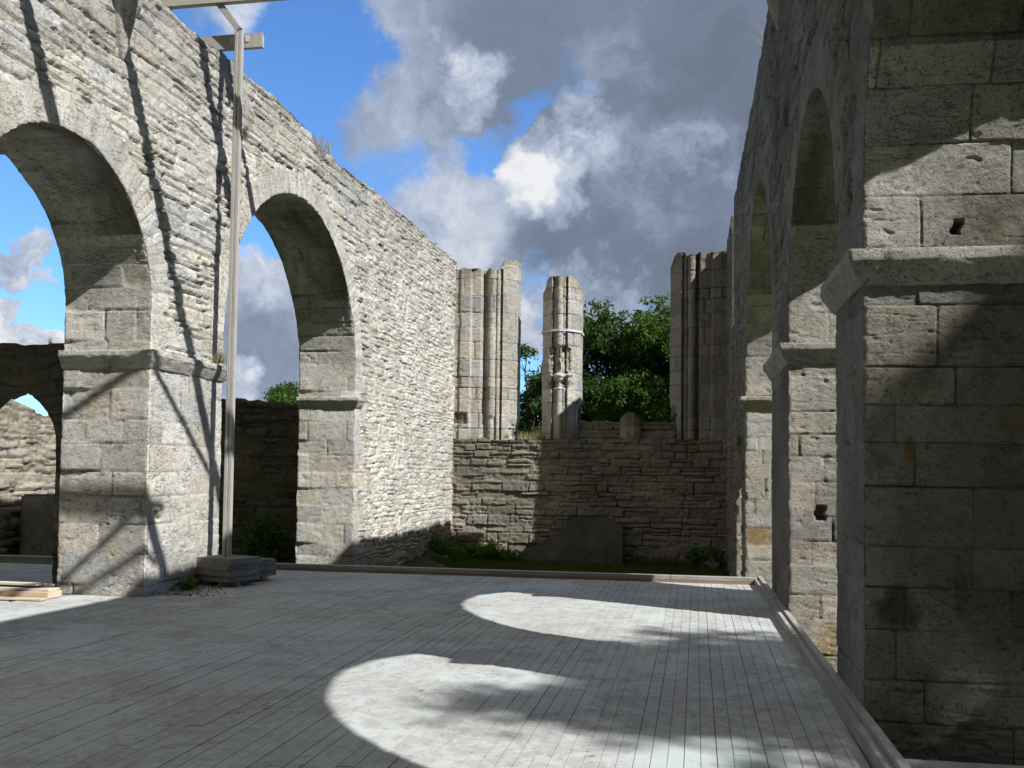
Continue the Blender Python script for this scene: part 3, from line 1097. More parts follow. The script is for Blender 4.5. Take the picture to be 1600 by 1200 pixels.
wr = Wall(1, 1.3, [(-6.45, -2.8, 3.55), (-1.55, 2.15, 3.55), (4.4, 10.3, 3.6), (11.45, 13.55, 1.55)], ztR, 57, ring=.46)
foR = dict(holes=[(-1.61, 5.36, .03, .05), (-1.75, 4.98, .03, .05), (-1.75, 4.27, .035, .05), (-1.65, 3.75, .04, .06), (-1.12, 5.05, .03, .03), (.3, 6.0, .04, .05), (.4, 4.4, .04, .05), (3.2, 6.9, .05, .07), (2.4, 6.1, .05, .06), (6.7, 7.0, .05, .06), (1.2, 5.5, .04, .05), (8.2, 7.1, .05, .05), (10.6, 4.0, .06, .06), (11.0, 3.4, .06, .06)], rh=(.12, .26), rl=(.3, 1.0), warp=.022, split=.35, jw=.02, jd=.06, off=.036, rough=.018, strata=.02, mort=.3, piers=[(-2.8, -1.55), (2.15, 4.4), (-8.6, -6.45), (10.3, 10.75)], pits=.03, tint=.82, atint=.9, head=.6, shade_patina=.5)
soR = dict(holes=[(1, .36, 1.17, .055, .085), (0, .62, 3.33, .03, .05), (0, .60, 3.98, .03, .1)], spots=[(0, .30, 1.77, .05, .13, (.34, .20, .03)), (0, .62, .85, .05, .2, (.30, .20, .05)), (0, .22, .72, .16, .2, (.05, .05, .04)), (2, .25, .38, .3, .22, (.36, .22, .05))], shade_grime={0: .47, 1: .06}, vous=.36, ochre=.6, shade_stain=1.1, strata=.008, jd=.022, rough=.007, sl=(.65, 1.2), pits=.012, mort=.25)
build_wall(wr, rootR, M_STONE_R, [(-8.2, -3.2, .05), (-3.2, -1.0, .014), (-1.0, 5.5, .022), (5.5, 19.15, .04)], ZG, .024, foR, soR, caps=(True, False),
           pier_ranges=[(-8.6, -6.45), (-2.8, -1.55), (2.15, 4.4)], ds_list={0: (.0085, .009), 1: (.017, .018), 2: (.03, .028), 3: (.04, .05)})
impost(rootR, M_STONE_R, 1, 1.3, -2.8, -1.55, 2.93, 15, damage=.12)
impost(rootR, M_STONE_R, 1, 1.3, 2.15, 4.4, 2.93, 16, damage=.2)
impost(rootR, M_STONE_R, 1, 1.3, 10.3, 10.62, 2.93, 17, jambs=(True, False), damage=.1)
corbel(rootR, M_STONE_R, 1, 3.0, 7.35, .9, .55, 5)

# ---- end wall: base wall, responds, pillar, sill
rootE = empty('end_wall', (0.86, 29.0, 0), PI / 2)        # local y runs to world -x, local x to world +y
tag(rootE, 'low rubble end wall with two tall responds and a broken middle pillar of a lost window', 'ruined wall')
ztE = ragged([(0, 2.62), (5.2, 2.60), (6.4, 2.55), (8.1, 2.62)], .05, 12)
we = Wall(1, 1.5, [], ztE, 83)
foE = dict(rh=(.15, .36), rl=(.25, .95), warp=.018, split=.45, jw=.025, jd=.07, off=.06, rough=.03, strata=.012, mort=.5, tint=1.0, dressed=False, head=.35, shade_patina=.42)
build_wall(we, rootE, M_STONE_E, [(-.05, 8.12, .028)], ZG, .028, foE, {}, back_step=.12)


def extrude_profile(name, poly, z0, topf, seed, mat, root, zstep=.02, extra=None, tint=1.0, step=.03):
    """vertical stonework on a closed plan polygon (counter-clockwise), with courses"""
    P = np.array(poly, float)
    pts, nr = [], []
    n = len(P)
    for i in range(n):
        a, b = P[i], P[(i + 1) % n]
        L = np.linalg.norm(b - a)
        k = max(1, int(round(L / step)))
        d = (b - a) / max(L, 1e-9)
        for j in range(k):
            pts.append(a + (b - a) * j / k)
            nr.append((d[1], -d[0]))
    pts = np.array(pts)
    d1 = np.roll(pts, -1, 0) - np.roll(pts, 1, 0)
    d1 /= np.maximum(np.linalg.norm(d1, axis=1), 1e-9)[:, None]
    nr = np.stack([d1[:, 1], -d1[:, 0]], 1)
    arc = np.concatenate([[0], np.cumsum(np.linalg.norm(np.diff(pts, axis=0), axis=1))])
    m = len(pts)
    ztop = topf(pts[:, 0])
    nz = int((ztop.max() - z0) / zstep)
    T = np.linspace(0, 1, nz + 1)
    U, TT = np.meshgrid(np.arange(m), T, indexing='ij')
    z = z0 + (np.minimum(z0 + (ztop.max() - z0) * TT, ztop[U]) - z0)
    u = arc[U]
    cs = courses_list(z0 - .1, ztop.max() + .5, .30, .55, seed)
    d, rn = masonry(u.ravel(), z.ravel(), cs, (.3, .9), seed + 1, .004)
    h, c = stone_look(u.ravel(), z.ravel(), d, rn, seed + 2, .014, .032, .016, .008, tint, (.6, .58, .52), .15, .010, .010)
    px, py = pts[:, 0][U].ravel(), pts[:, 1][U].ravel()
    nx, ny = nr[:, 0][U].ravel(), nr[:, 1][U].ravel()
    zz = z.ravel()
    if extra is not None:
        dh, dc = extra(px, py, zz)
        h = h + dh
        c = np.clip(c * dc[:, None], .03, .8)
    hw = np.exp(-np.maximum(ztop[U].ravel() - zz, 0) / .25) * .5
    c = c * (1 - hw)[:, None] + np.array([.20, .17, .11])[None] * hw[:, None]
    V = np.stack([px + nx * h, py + ny * h, zz], 1)
    idx = np.arange(m * (nz + 1)).reshape(m, nz + 1)
    r_ = np.roll(idx, -1, 0)
    q = np.stack([idx[:, :-1], r_[:, :-1], r_[:, 1:], idx[:, 1:]], -1).reshape(-1, 4)
    keep = (V[q][:, :, 2].max(1) - V[q][:, :, 2].min(1)) > 1e-5
    q = q[keep]
    # rough lid: triangulated fan over an inner loop
    top = idx[:, -1]
    bm = bmesh.new()
    bv = [bm.verts.new(V[i]) for i in top]
    f = bm.faces.new(bv)
    res = bmesh.ops.triangulate(bm, faces=[f])
    bm.verts.index_update()
    look = {v: i for i, v in enumerate(bv)}
    tri = np.array([[top[look[v]] for v in fc.verts] for fc in bm.faces])
    bm.free()
    return mesh_np(name, V, [q, tri], mat, root, c)


def arc_pts(cx, cy, r, a0, a1, n=8):
    return [(cx + r * math.cos(R(a0 + (a1 - a0) * i / n)), cy + r * math.sin(R(a0 + (a1 - a0) * i / n))) for i in range(n + 1)]


def to_local(poly):
    """world plan points to the end wall's local plan (rotation by 90 degrees keeps the winding)"""
    return [(y - 29.0, 0.86 - x) for x, y in poly]


# left respond in world plan (counter-clockwise seen from above)
left_plan = [(-7.3, 29.06), (-7.04, 29.06), (-7.04, 29.02), (-6.72, 29.02), (-6.70, 29.14), (-6.42, 29.15), (-6.36, 29.36), (-6.24, 29.36)] + \
    arc_pts(-6.11, 29.30, .125, 170, 350, 9) + arc_pts(-5.93, 29.34, .06, 190, 370, 6) + \
    [(-5.84, 29.44), (-5.80, 29.44), (-5.79, 29.33), (-5.40, 29.62), (-5.38, 30.2), (-7.3, 30.2)]
right_plan = [(1.0, 30.2), (-.78, 30.2), (-.78, 29.62), (-.44, 29.30), (-.43, 29.42), (-.38, 29.42)] + \
    arc_pts(-.31, 29.36, .055, 180, 340, 6) + arc_pts(-.14, 29.30, .115, 185, 370, 9) + \
    [(0.0, 29.40), (.06, 29.40), (.08, 29.16), (.42, 29.15), (.44, 29.04), (1.0, 29.04)]


def topL(ly):
    x = 0.86 - ly
    return 7.76 + .30 * ((x > -5.78) & (x < -5.3)) + .03 * np.sin(x * 17)


def topR(ly):
    x = 0.86 - ly
    return 8.05 + .10 * ((x > -.70) & (x < -.38)) - .35 * sstep(-.62, -.80, x) + .04 * np.sin(x * 13) + .03 * np.sin(x * 31)


# extrude works in (x, y) plan of the root's local frame, so the top function gets local x; wrap it
def ext_local(name, plan, z0, topf, seed, mat, extra=None, tint=1.0):
    loc = to_local(plan)
    o = extrude_profile(name, [(b, -a) for a, b in loc], z0, topf, seed, mat, rootE, extra=extra, tint=tint)
    # built with x = local y and y = -local x : turn back
    o.rotation_euler = (0, 0, PI / 2)
    return o


def left_extra(px, py, z):
    """broken foot of the window edge and a hole near the wall"""
    x = 0.86 - px
    dh = -.10 * sstep(3.25, 2.9, z) * sstep(-5.62, -5.5, x) * np.clip(.7 + fbm(x * 9, z * 9, 4, 3), 0, 1.4)
    dh = dh - .16 * (sstep(3.02, 3.10, z) * sstep(3.42, 3.34, z)) * sstep(-6.78, -6.84, x)
    dh = dh - .07 * sstep(3.35, 3.2, z) * sstep(-6.26, -6.2, x) * sstep(-5.95, -6.02, x)
    return dh, np.ones(x.shape)


rl = ext_local('respond', left_plan, 2.56, topL, 131, M_STONE, left_extra, .78)


def right_extra(px, py, z):
    x = 0.86 - px
    dh = -.22 * sstep(3.7, 3.3, z) * sstep(-.55, -.66, x) * np.clip(.8 + .6 * fbm(x * 7, z * 7, 4, 3), 0, 1.4)
    dh = dh + .02 * fbm(x * 4, z * 5, 8, 4) * (x > .1)
    return dh, np.ones(x.shape)


ext_local('respond', right_plan, 2.56, topR, 151, M_STONE_R, right_extra, .72)

mid_plan = [(-4.60, 30.3), (-4.60, 29.62), (-4.26, 29.20), (-4.25, 29.30), (-4.20, 29.30)] + arc_pts(-4.145, 29.27, .05, 190, 340, 6) + \
    arc_pts(-4.02, 29.22, .10, 190, 350, 9) + arc_pts(-3.895, 29.27, .05, 200, 350, 6) + [(-3.84, 29.30), (-3.79, 29.30), (-3.78, 29.20), (-3.45, 29.62), (-3.45, 30.3)]


def topM(ly):
    x = 0.86 - ly
    return 7.47 - .42 * sstep(-4.40, -4.58, x) - .30 * sstep(-3.60, -3.46, x) + .03 * np.sin(x * 23)


def mid_extra(px, py, z):
    x = 0.86 - px
    cen = sstep(.34, .22, np.abs(x + 4.02))
    gone = sstep(4.52, 4.62, z) * sstep(5.42, 5.30, z) * cen
    dh = -gone * (.12 + .05 * fbm(x * 8, z * 8, 3, 3))
    dh = dh + .055 * sstep(4.42, 4.5, z) * sstep(4.72, 4.6, z) * sstep(.42, .3, np.abs(x + 4.0)) * np.clip(.8 + fbm(x * 11, z * 11, 9, 3), 0, 1.5)
    dh = dh - .07 * sstep(4.12, 4.16, z) * sstep(4.4, 4.3, z) * sstep(.40, .3, np.abs(x + 4.05))
    dh = dh - .12 * sstep(3.9, 3.5, z) * sstep(-3.62, -3.52, x)
    dh = dh + .012 * fbm(x * 6, z * 6, 14, 4)
    return dh, 1 + .1 * gone


mp = ext_local('window_pillar', mid_plan, 2.56, topM, 171, M_STONE, mid_extra, .80)
# steel band round the pillar
band_plan = [(-4.63, 30.33), (-4.63, 29.61), (-4.28, 29.16), (-4.02, 29.095), (-3.76, 29.16), (-3.42, 29.61), (-3.42, 30.33)]
bm = bmesh.new()
for i in range(len(band_plan)):
    a, b = band_plan[i], band_plan[(i + 1) % len(band_plan)]
    bm_bar(bm, (0.86 - a[0], -(a[1] - 29), 5.86), (0.86 - b[0], -(b[1] - 29), 5.86), .012, .07, bevel=.002)
bm_obj('metal_band', bm, M_METAL, mp)

# back sill of the window and the stump of a mullion
bm = bmesh.new()
w_sill = Wall(1, .5, [], ragged([(0, 3.16), (9, 3.12)], .04, 33), 88)
foS = dict(rh=(.14, .3), rl=(.4, 1.2), warp=.02, split=.3, jw=.03, jd=.05, off=.05, rough=.02, dressed=False, tint=.9, head=.3)
w_sill.zc = np.array([0, 1.0])
ysl = np.arange(1.5, 4.4, .03)
V, q, c, _ = w_sill.face(ysl, 2.45, 3.3, .03, foS)
V2, q2, c2 = w_sill.top(1.5, 4.37, .05)
a, b_, c_ = join([(V, q, c), (V2, q2, c2)])
o = mesh_np('window_sill', a, b_, M_STONE_E, rootE, c_)
o.location = (.75, 0, 0)
bm.free()
stub_plan = [(-2.22, 29.75), (-2.22, 29.42), (-2.05, 29.30), (-1.80, 29.30), (-1.64, 29.42), (-1.64, 29.75)]


def topS(ly):
    x = 0.86 - ly
    return 3.42 - .22 * ((x + 1.93) / .3) ** 2


ext_local('mullion_stump', stub_plan, 2.56, topS, 191, M_STONE_E, None, .85)

# ------------------------------------------------------------------ outbuildings of the left aisle
def plain_wall(name, loc, rz, s, T, ysegs, z0, ztf, seed, mat, fo, label, cat, ops=(), dz=.04, kind=None, so=None):
    root = empty(name, loc, rz)
    tag(root, label, cat)
    w = Wall(s, T, list(ops), ztf, seed, ring=.3, pier_top=-50)
    build_wall(w, root, mat, ysegs, z0, dz, fo, so or dict(vous=.3), back_step=.15, ring=bool(ops))
    return root


foA = dict(rh=(.14, .3), rl=(.2, .8), warp=.05, split=.4, jw=.04, jd=.08, off=.09, rough=.03, strata=.01, mort=.5, tint=.98, dressed=False, head=.1, mortar=(.55, .50, .42))
plain_wall('rubble_wall', (-15.5, 0, 0), 0, -1, 1.0, [(14, 24.3, .045)], ZG, ragged([(14, 3.5), (19.5, 3.35), (20.3, 3.05), (21.0, 2.9), (24, 2.85)], .12, 41), 301, M_STONE_E, foA,
           'sunlit rubble wall seen behind the left pier through the near arch', 'ruined wall')
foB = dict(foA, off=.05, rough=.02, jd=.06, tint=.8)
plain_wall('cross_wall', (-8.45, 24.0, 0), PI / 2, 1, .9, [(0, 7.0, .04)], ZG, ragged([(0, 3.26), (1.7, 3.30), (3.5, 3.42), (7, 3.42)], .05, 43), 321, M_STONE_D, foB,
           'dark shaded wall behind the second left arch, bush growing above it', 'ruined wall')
# transverse arch that springs from the left pier
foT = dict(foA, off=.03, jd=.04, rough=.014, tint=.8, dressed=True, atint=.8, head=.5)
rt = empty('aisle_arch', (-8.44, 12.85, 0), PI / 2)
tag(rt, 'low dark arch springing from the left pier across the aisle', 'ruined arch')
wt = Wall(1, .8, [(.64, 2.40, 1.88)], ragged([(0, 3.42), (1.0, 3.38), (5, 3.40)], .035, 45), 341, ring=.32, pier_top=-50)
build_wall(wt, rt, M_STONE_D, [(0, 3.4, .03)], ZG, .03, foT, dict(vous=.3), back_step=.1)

root = empty('stone_block', (-14.75, 20.85, ZG), 0.1)
tag(root, 'squared dark masonry block standing against the sunlit rubble wall', 'stone block')
bm = bmesh.new()
bm_box(bm, (-.45, -.6, 0), (.45, .6, 2.12), .05)
bmesh.ops.subdivide_edges(bm, edges=bm.edges, cuts=5, use_grid_fill=True)
for v in bm.verts:
    v.co += v.normal * random.uniform(-.02, .02)
bm_obj('masonry', bm, M_SLAB, root, True)

# ------------------------------------------------------------------ ground
bm = bmesh.new()
xs = [-1500, -300, -60, -20, 0, 20, 60, 300, 1500]
vs = [[bm.verts.new((x, y, ZG + (random.uniform(-.3, .3) if abs(x) > 50 or abs(y) > 50 else 0) - (.0))) for y in xs] for x in xs]
for i in range(len(xs) - 1):
    for j in range(len(xs) - 1):
        bm.faces.new((vs[i][j], vs[i + 1][j], vs[i + 1][j + 1], vs[i][j + 1]))
tag(bm_obj('ground', bm, M_FIELD, None), 'flat grassy ground around and beyond the ruin', 'ground', kind='structure')
# uneven earth inside the nave beyond the deck
Xg, Yg = np.meshgrid(np.arange(-7.3, 1.3, .08), np.arange(15, 29.2, .08), indexing='ij')
Zg = ZG + .06 + .06 * fbm(Xg * .7, Yg * .7, 4, 4) + .45 * np.exp(-((Xg + 7.2) / .9) ** 2) * sstep(21, 25, Yg) * (1 + .5 * fbm(Xg * 3, Yg * 3, 6, 3))
Vg = np.stack([Xg, Yg, Zg], -1).reshape(-1, 3)
ig = np.arange(Xg.size).reshape(Xg.shape)
qg = np.stack([ig[:-1, :-1], ig[1:, :-1], ig[1:, 1:], ig[:-1, 1:]], -1).reshape(-1, 4)
tag(mesh_np('earth_floor', Vg, qg, M_EARTH), 'sunken earth floor between the deck and the end wall', 'ground', kind='structure')


# ------------------------------------------------------------------ deck
def deck_boards(x0, x1, y0, y1, z, bw, seed, axis='y', gap=.0036, lens=(3.2, 4.2), rows=None, seams=()):
    r = np.random.default_rng(seed)
    V, F, C = [], [], []

    def board(a0, a1, b0, b1):
        t = r.uniform(.975, 1.025)
        cc = np.array([t * r.uniform(.99, 1.02), t, t * r.uniform(.98, 1.01)])
        dz = r.uniform(-.0025, .0025)
        k = len(V)
        e = .0011
        for (a, b, zz) in ((a0, b0, z + dz - .03), (a1, b0, z + dz - .03), (a1, b1, z + dz - .03), (a0, b1, z + dz - .03),
                           (a0, b0, z + dz - e), (a1, b0, z + dz - e), (a1, b1, z + dz - e), (a0, b1, z + dz - e),
                           (a0 + e, b0 + e, z + dz), (a1 - e, b0 + e, z + dz), (a1 - e, b1 - e, z + dz), (a0 + e, b1 - e, z + dz)):
            V.append((a, b, zz) if axis == 'y' else (b, a, zz))
            C.append(cc)
        f = [(8, 9, 10, 11)]
        for lo in (0, 4):
            for i in range(4):
                j = (i + 1) % 4
                f.append((lo + i, lo + j, lo + 4 + j, lo + 4 + i))
        for q in f:
            F.append(tuple(k + i for i in (q if axis == 'y' else q[::-1])))

    nb = int((x1 - x0) / bw) if axis == 'y' else int((y1 - y0) / bw)
    for i in range(nb):
        a0 = (x0 if axis == 'y' else y0) + i * bw
        a1 = a0 + bw - gap * r.uniform(.35, 1.6)
        lo, hi = (y0, y1) if axis == 'y' else (x0, x1)
        if rows is not None:
            cuts = [lo] + [c + (r.uniform(-.002, .002)) for c in rows if lo < c < hi] + [hi]
        else:
            cuts = [lo]
            p = lo - r.uniform(0, lens[0])
            while True:
                p += r.uniform(*lens)
                if p >= hi:
                    break
                if p > lo + .2:
                    cuts.append(p)
            cuts.append(hi)
        for (sx0, sx1, sy) in seams:
            if sx0 < a0 < sx1:
                cuts = sorted([c_ for c_ in cuts if abs(c_ - sy) > .5] + [sy])
        for b0, b1 in zip(cuts[:-1], cuts[1:]):
            eps = .006 if any(abs(b1 - q_[2]) < 1e-6 or abs(b0 - q_[2]) < 1e-6 for q_ in seams) else .0012
            board(a0, a1, b0 + eps, b1 - eps)
    return np.array(V), np.array(F), np.array(C)


deck = empty('stage_deck', (0, 0, 0))
tag(deck, 'worn blue grey painted board deck filling the nave floor', 'deck', kind='structure')
Va, Fa, Ca = deck_boards(-7.12, 1.09, -4, 15.95, DK, .098, 5, seams=((-5.5, -2.75, 11.45),))
mesh_np('boards', Va, Fa, M_DECK, deck, Ca, False)
Va, Fa, Ca = deck_boards(-8.5, -7.125, 8.3, 12.1, DK - .004, .098, 7)
mesh_np('threshold_boards', Va, Fa, M_DECK, deck, Ca, False)
Va, Fa, Ca = deck_boards(-13.2, -8.505, 5, 15.8, DK - .008, .098, 9)
mesh_np('aisle_boards', Va, Fa, M_DECK, deck, Ca, False)
Va, Fa, Ca = deck_boards(1.12, 4.6, 3.8, 7.1, DK - .16, .098, 11, 'x')
mesh_np('side_boards', Va, Fa, M_DECK, deck, Ca, False)
bm = bmesh.new()
bm_box(bm, (-7.12, -4, ZG), (0.92, 15.93, DK - .034))
bm_box(bm, (-13.2, 5, ZG), (-8.5, 15.75, DK - .046))
bm_box(bm, (-8.5, 8.3, ZG), (-7.12, 12.1, DK - .04))
bm_box(bm, (1.1, 3.8, ZG), (4.6, 7.1, DK - .2))
bm_obj('substructure', bm, M_BLOCK, deck)

# timber kerbs
kr = empty('timber_kerb', (1.1, 10.0, 0), 0.0137)
tag(kr, 'grey double timber kerb along the right edge of the deck', 'kerb')
for nm, x0, x1, zt in (('inner_rail', -.122, -.062, -.012), ('outer_rail', -.059, .004, .018)):
    bm = bmesh.new()
    y = -13.0
    while y < 6.15:
        L = min(random.uniform(3.6, 4.8), 6.15 - y)
        bm_box(bm, (x0 + random.uniform(-.004, .004), y + .002, DK - .05), (x1, y + L - .002, zt + random.uniform(-.003, .003)), .005)
        y += L
    bm_obj(nm, bm, M_KERB, kr)
ke = empty('timber_kerb', (0, 0, 0))
tag(ke, 'low timber rim across the far end of the deck in front of the sunken grass', 'kerb')
bm = bmesh.new()
for a, b in ((-7.1, -3.1), (-3.096, .0), (.004, .90)):
    bm_box(bm, (a, 15.985, DK - .06), (b, 16.03, -.066), .004)
bm_obj('lower_board', bm, M_KERBLOW, ke)
bm = bmesh.new()
for a, b in ((-8.3, -4.4), (-4.396, -.4), (-.396, .96)):
    bm_box(bm, (a, 15.99, -.064), (b, 16.16, .0), .006)
bm_obj('cap_board', bm, M_KERBX, ke)
kl = empty('timber_kerb', (-9.0, 15.85, 0), 0)
tag(kl, 'timber rim at the far end of the left aisle deck', 'kerb')
bm = bmesh.new()
bm_box(bm, (-4.2, -.05, DK - .06), (.45, .0, -.04), .005)
bm_box(bm, (-4.2, -.04, -.038), (.45, .13, .015), .006)
bm_obj('board', bm, M_KERBX, kl)

# ------------------------------------------------------------------ roof frame: post, beams, braces
fr = empty('post_and_beam_roof', (-6.83, 13.78, .31))
tag(fr, 'tall grey timber post with cross beams and a brace above the left wall', 'wooden structure')


def part(name, segs, mat, bev=.006):
    bm = bmesh.new()
    for (a, b, w_, h_, up) in segs:
        o_ = Vector(fr.location)
        bm_bar(bm, Vector(a) - o_, Vector(b) - o_, w_, h_, up, bev)
    return bm_obj(name, bm, mat, fr)


part('post', [((-6.86, 13.745, .27), (-6.86, 13.745, 8.22), .052, .105, (0, 1, 0)), ((-6.806, 13.755, .27), (-6.806, 13.755, 8.24), .05, .09, (0, 1, 0))], M_POST)
part('tie_beam', [((-9.0, 13.86, 8.12), (-6.50, 13.86, 8.12), .07, .23, (0, 0, 1))], M_POST)
part('beam', [((-9.1, 13.70, 8.77), (2.6, 13.70, 8.77), .10, .23, (0, 0, 1))], M_BEAM)
part('brace', [((-6.84, 13.76, 8.26), (-7.22, 13.73, 8.74), .09, .10, (0, 1, 0))], M_POST)
part('bracket', [((-6.99, 13.818, 8.09), (-6.99, 13.818, 8.19), .07, .006, (0, 1, 0))], M_METAL, .001)
part('bracket', [((-6.74, 13.818, 8.10), (-6.74, 13.818, 8.20), .07, .006, (0, 1, 0))], M_METAL, .001)
for yb in (8.42, 10.52, 12.85):
    part('beam', [((-9.1, yb, 8.72), (2.6, yb, 8.72), .14, .24, (0, 0, 1))], M_BEAM)
for yb, hw in ((8.42, .12), (10.52, .12), (12.85, .12), (13.70, .1)):
    part('support', [((-8.0, yb, 7.8), (-8.0, yb, 8.64), hw, hw, (0, 1, 0))], M_BEAM)
    part('support', [((2.0, yb, 8.1), (2.0, yb, 8.64), hw, hw, (0, 1, 0))], M_BEAM)
part('brace', [((-3.35, 8.42, 8.56), (-.15, 10.52, 8.56), .09, .07, (0, 0, 1))], M_BEAM)
part('brace', [((-.25, 7.2, 8.56), (.15, 8.9, 8.56), .09, .07, (0, 0, 1))], M_BEAM)
part('brace', [((.9, 8.35, 8.56), (-1.9, 6.2, 8.56), .09, .07, (0, 0, 1))], M_BEAM)

# slabs stacked under the post
rows = [('near', (-6.80, 13.70), [(.0, .02), (.01, -.01), (-.015, .0), (.02, .01)]), ('far', (-6.72, 14.36), [(.0, .01), (.02, .0), (-.01, .02)])]
slab_lab = {('near', 0): 'grey concrete slab at the bottom of the near stack, on a wooden block', ('near', 1): 'grey concrete slab second from the bottom of the near stack',
            ('near', 2): 'grey concrete slab second from the top of the near stack', ('near', 3): 'grey concrete slab on top of the near stack at the foot of the post',
            ('far', 0): 'grey concrete slab at the bottom of the small far stack', ('far', 1): 'grey concrete slab in the middle of the small far stack', ('far', 2): 'grey concrete slab on top of the small far stack'}
bm = bmesh.new()
bm_box(bm, (-.37, -.30, -.0), (.37, .30, .082), .008, None, .004)
proto = bm_obj('paving_slab', bm, M_SLAB, None)
bm = bmesh.new()
bm_box(bm, (-.25, -.27, 0), (.25, .27, .082), .008, None, .004)
proto2 = bm_obj('paving_slab', bm, M_SLAB, None)
for nm, (x, y), offs in rows:
    src = proto if nm == 'near' else proto2
    for k, (dx, dy) in enumerate(offs):
        o = src if k == 0 else src.copy()
        if k:
            COL.objects.link(o)
        o.location = (x + dx, y + dy, DK + .075 + k * .0835)
        o.rotation_euler = (0, 0, -.36 + dx * 2)
        tag(o, slab_lab[(nm, k)], 'slab', 'concrete slabs stacked under the post')
for (x, y, lab) in ((-6.66, 13.50, 'brown wooden block under the near slab stack'), (-6.62, 14.28, 'brown wooden block under the far slab stack')):
    bm = bmesh.new()
    bm_box(bm, (-.15, -.07, 0), (.15, .07, .074), .006)
    o = bm_obj('timber_block', bm, M_BLOCK, None)
    o.location = (x, y, DK)
    tag(o, lab, 'wooden block', 'wooden blocks under the slabs')

# planks in the near left arch
pl = [(-8.75, 11.66, 0, 2.9, .30, .085, M_PLANK, .02, 'thick yellowish plank at the bottom of the plank pile'),
      (-8.80, 11.74, .086, 2.7, .26, .03, M_PLANKB, .01, 'bleached board lying on the thick plank'),
      (-8.95, 11.82, .117, 2.7, .18, .028, M_PLANKB, .05, 'narrow bleached board second from the top of the plank pile'),
      (-9.0, 11.78, .146, 2.5, .15, .028, M_PLANKB, -.03, 'narrow bleached board on top of the plank pile'),
      (-8.72, 11.36, 0, 2.9, .16, .022, M_PLANK, .05, 'thin orange board lying flat in front of the plank pile')]
for (x, y, z, L, wd_, th_, mt, rz, lab) in pl:
    bm = bmesh.new()
    bm_box(bm, (-L / 2, -wd_ / 2, 0), (L / 2, wd_ / 2, th_), .004)
    o = bm_obj('plank', bm, mt, None)
    o.location = (x - L / 2 + .55, y, DK + z + .002)
    o.rotation_euler = (0, 0, rz)
    tag(o, lab, 'plank', 'planks piled in the left arch')

# leaning slab at the end wall
poly = [(-5.35, -1.2), (-2.05, -1.2), (-2.08, .16), (-2.6, .27), (-3.36, .36), (-3.55, .30)]
bm = bmesh.new()
N = []
for t in (0, 1):
    N.append([bm.verts.new((x, 28.42 + .14 * t + .28 * (z + 1.2) / 1.5, z)) for x, z in poly])
bm.faces.new(N[0])
bm.faces.new(N[1][::-1])
for i in range(len(poly)):
    j = (i + 1) % len(poly)
    bm.faces.new((N[0][j], N[0][i], N[1][i], N[1][j]))
M_GRAVE = mat_noise('dark_render', (0.12, 0.113, 0.10), (0.065, 0.06, 0.052), 1.6, .95, .6, .03)
tag(bm_obj('stone_slab', bm, M_GRAVE), 'smooth dark slab with a sloping left side leaning on the end wall', 'stone slab')


# ------------------------------------------------------------------ plants
def leaf_mesh(name, centers, normals_up, sizes, mat, parent, seed, tone=None):
    """one diamond leaf pair per centre"""
    r = np.random.default_rng(seed)
    n = len(centers)
    a = r.normal(size=(n, 3))
    a /= np.linalg.norm(a, axis=1)[:, None]
    b = r.normal(size=(n, 3)) + normals_up
    b -= (b * a).sum(1)[:, None] * a
    b /= np.linalg.norm(b, axis=1)[:, None]
    s = sizes[:, None]
    c = np.asarray(centers)
    nn = np.cross(a, b)
    V = np.stack([c - a * s, c + b * s * .52 + nn * s * .12, c + a * s, c - b * s * .52 + nn * s * .12], 1).reshape(-1, 3)
    F = np.arange(n * 4).reshape(n, 4)
    t = r.uniform(0, 1, n) if tone is None else np.clip(tone + r.uniform(-.35, .35, n), 0, 1)
    C = np.repeat(np.stack([t, t, t], 1), 4, 0)
    return mesh_np(name, V, F, mat, parent, C, False)


def tube(bm, pts, radii, sides=7):
    rings = []
    for i, p in enumerate(pts):
        d = (Vector(pts[min(i + 1, len(pts) - 1)]) - Vector(pts[max(i - 1, 0)])).normalized()
        x = d.orthogonal().normalized()
        y = d.cross(x)
        rings.append([bm.verts.new(Vector(p) + (x * math.cos(2 * PI * k / sides) + y * math.sin(2 * PI * k / sides)) * radii[i]) for k in range(sides)])
    for a, b in zip(rings[:-1], rings[1:]):
        for k in range(sides):
            bm.faces.new((a[k], a[(k + 1) % sides], b[(k + 1) % sides], b[k]))
    bm.faces.new(rings[-1])


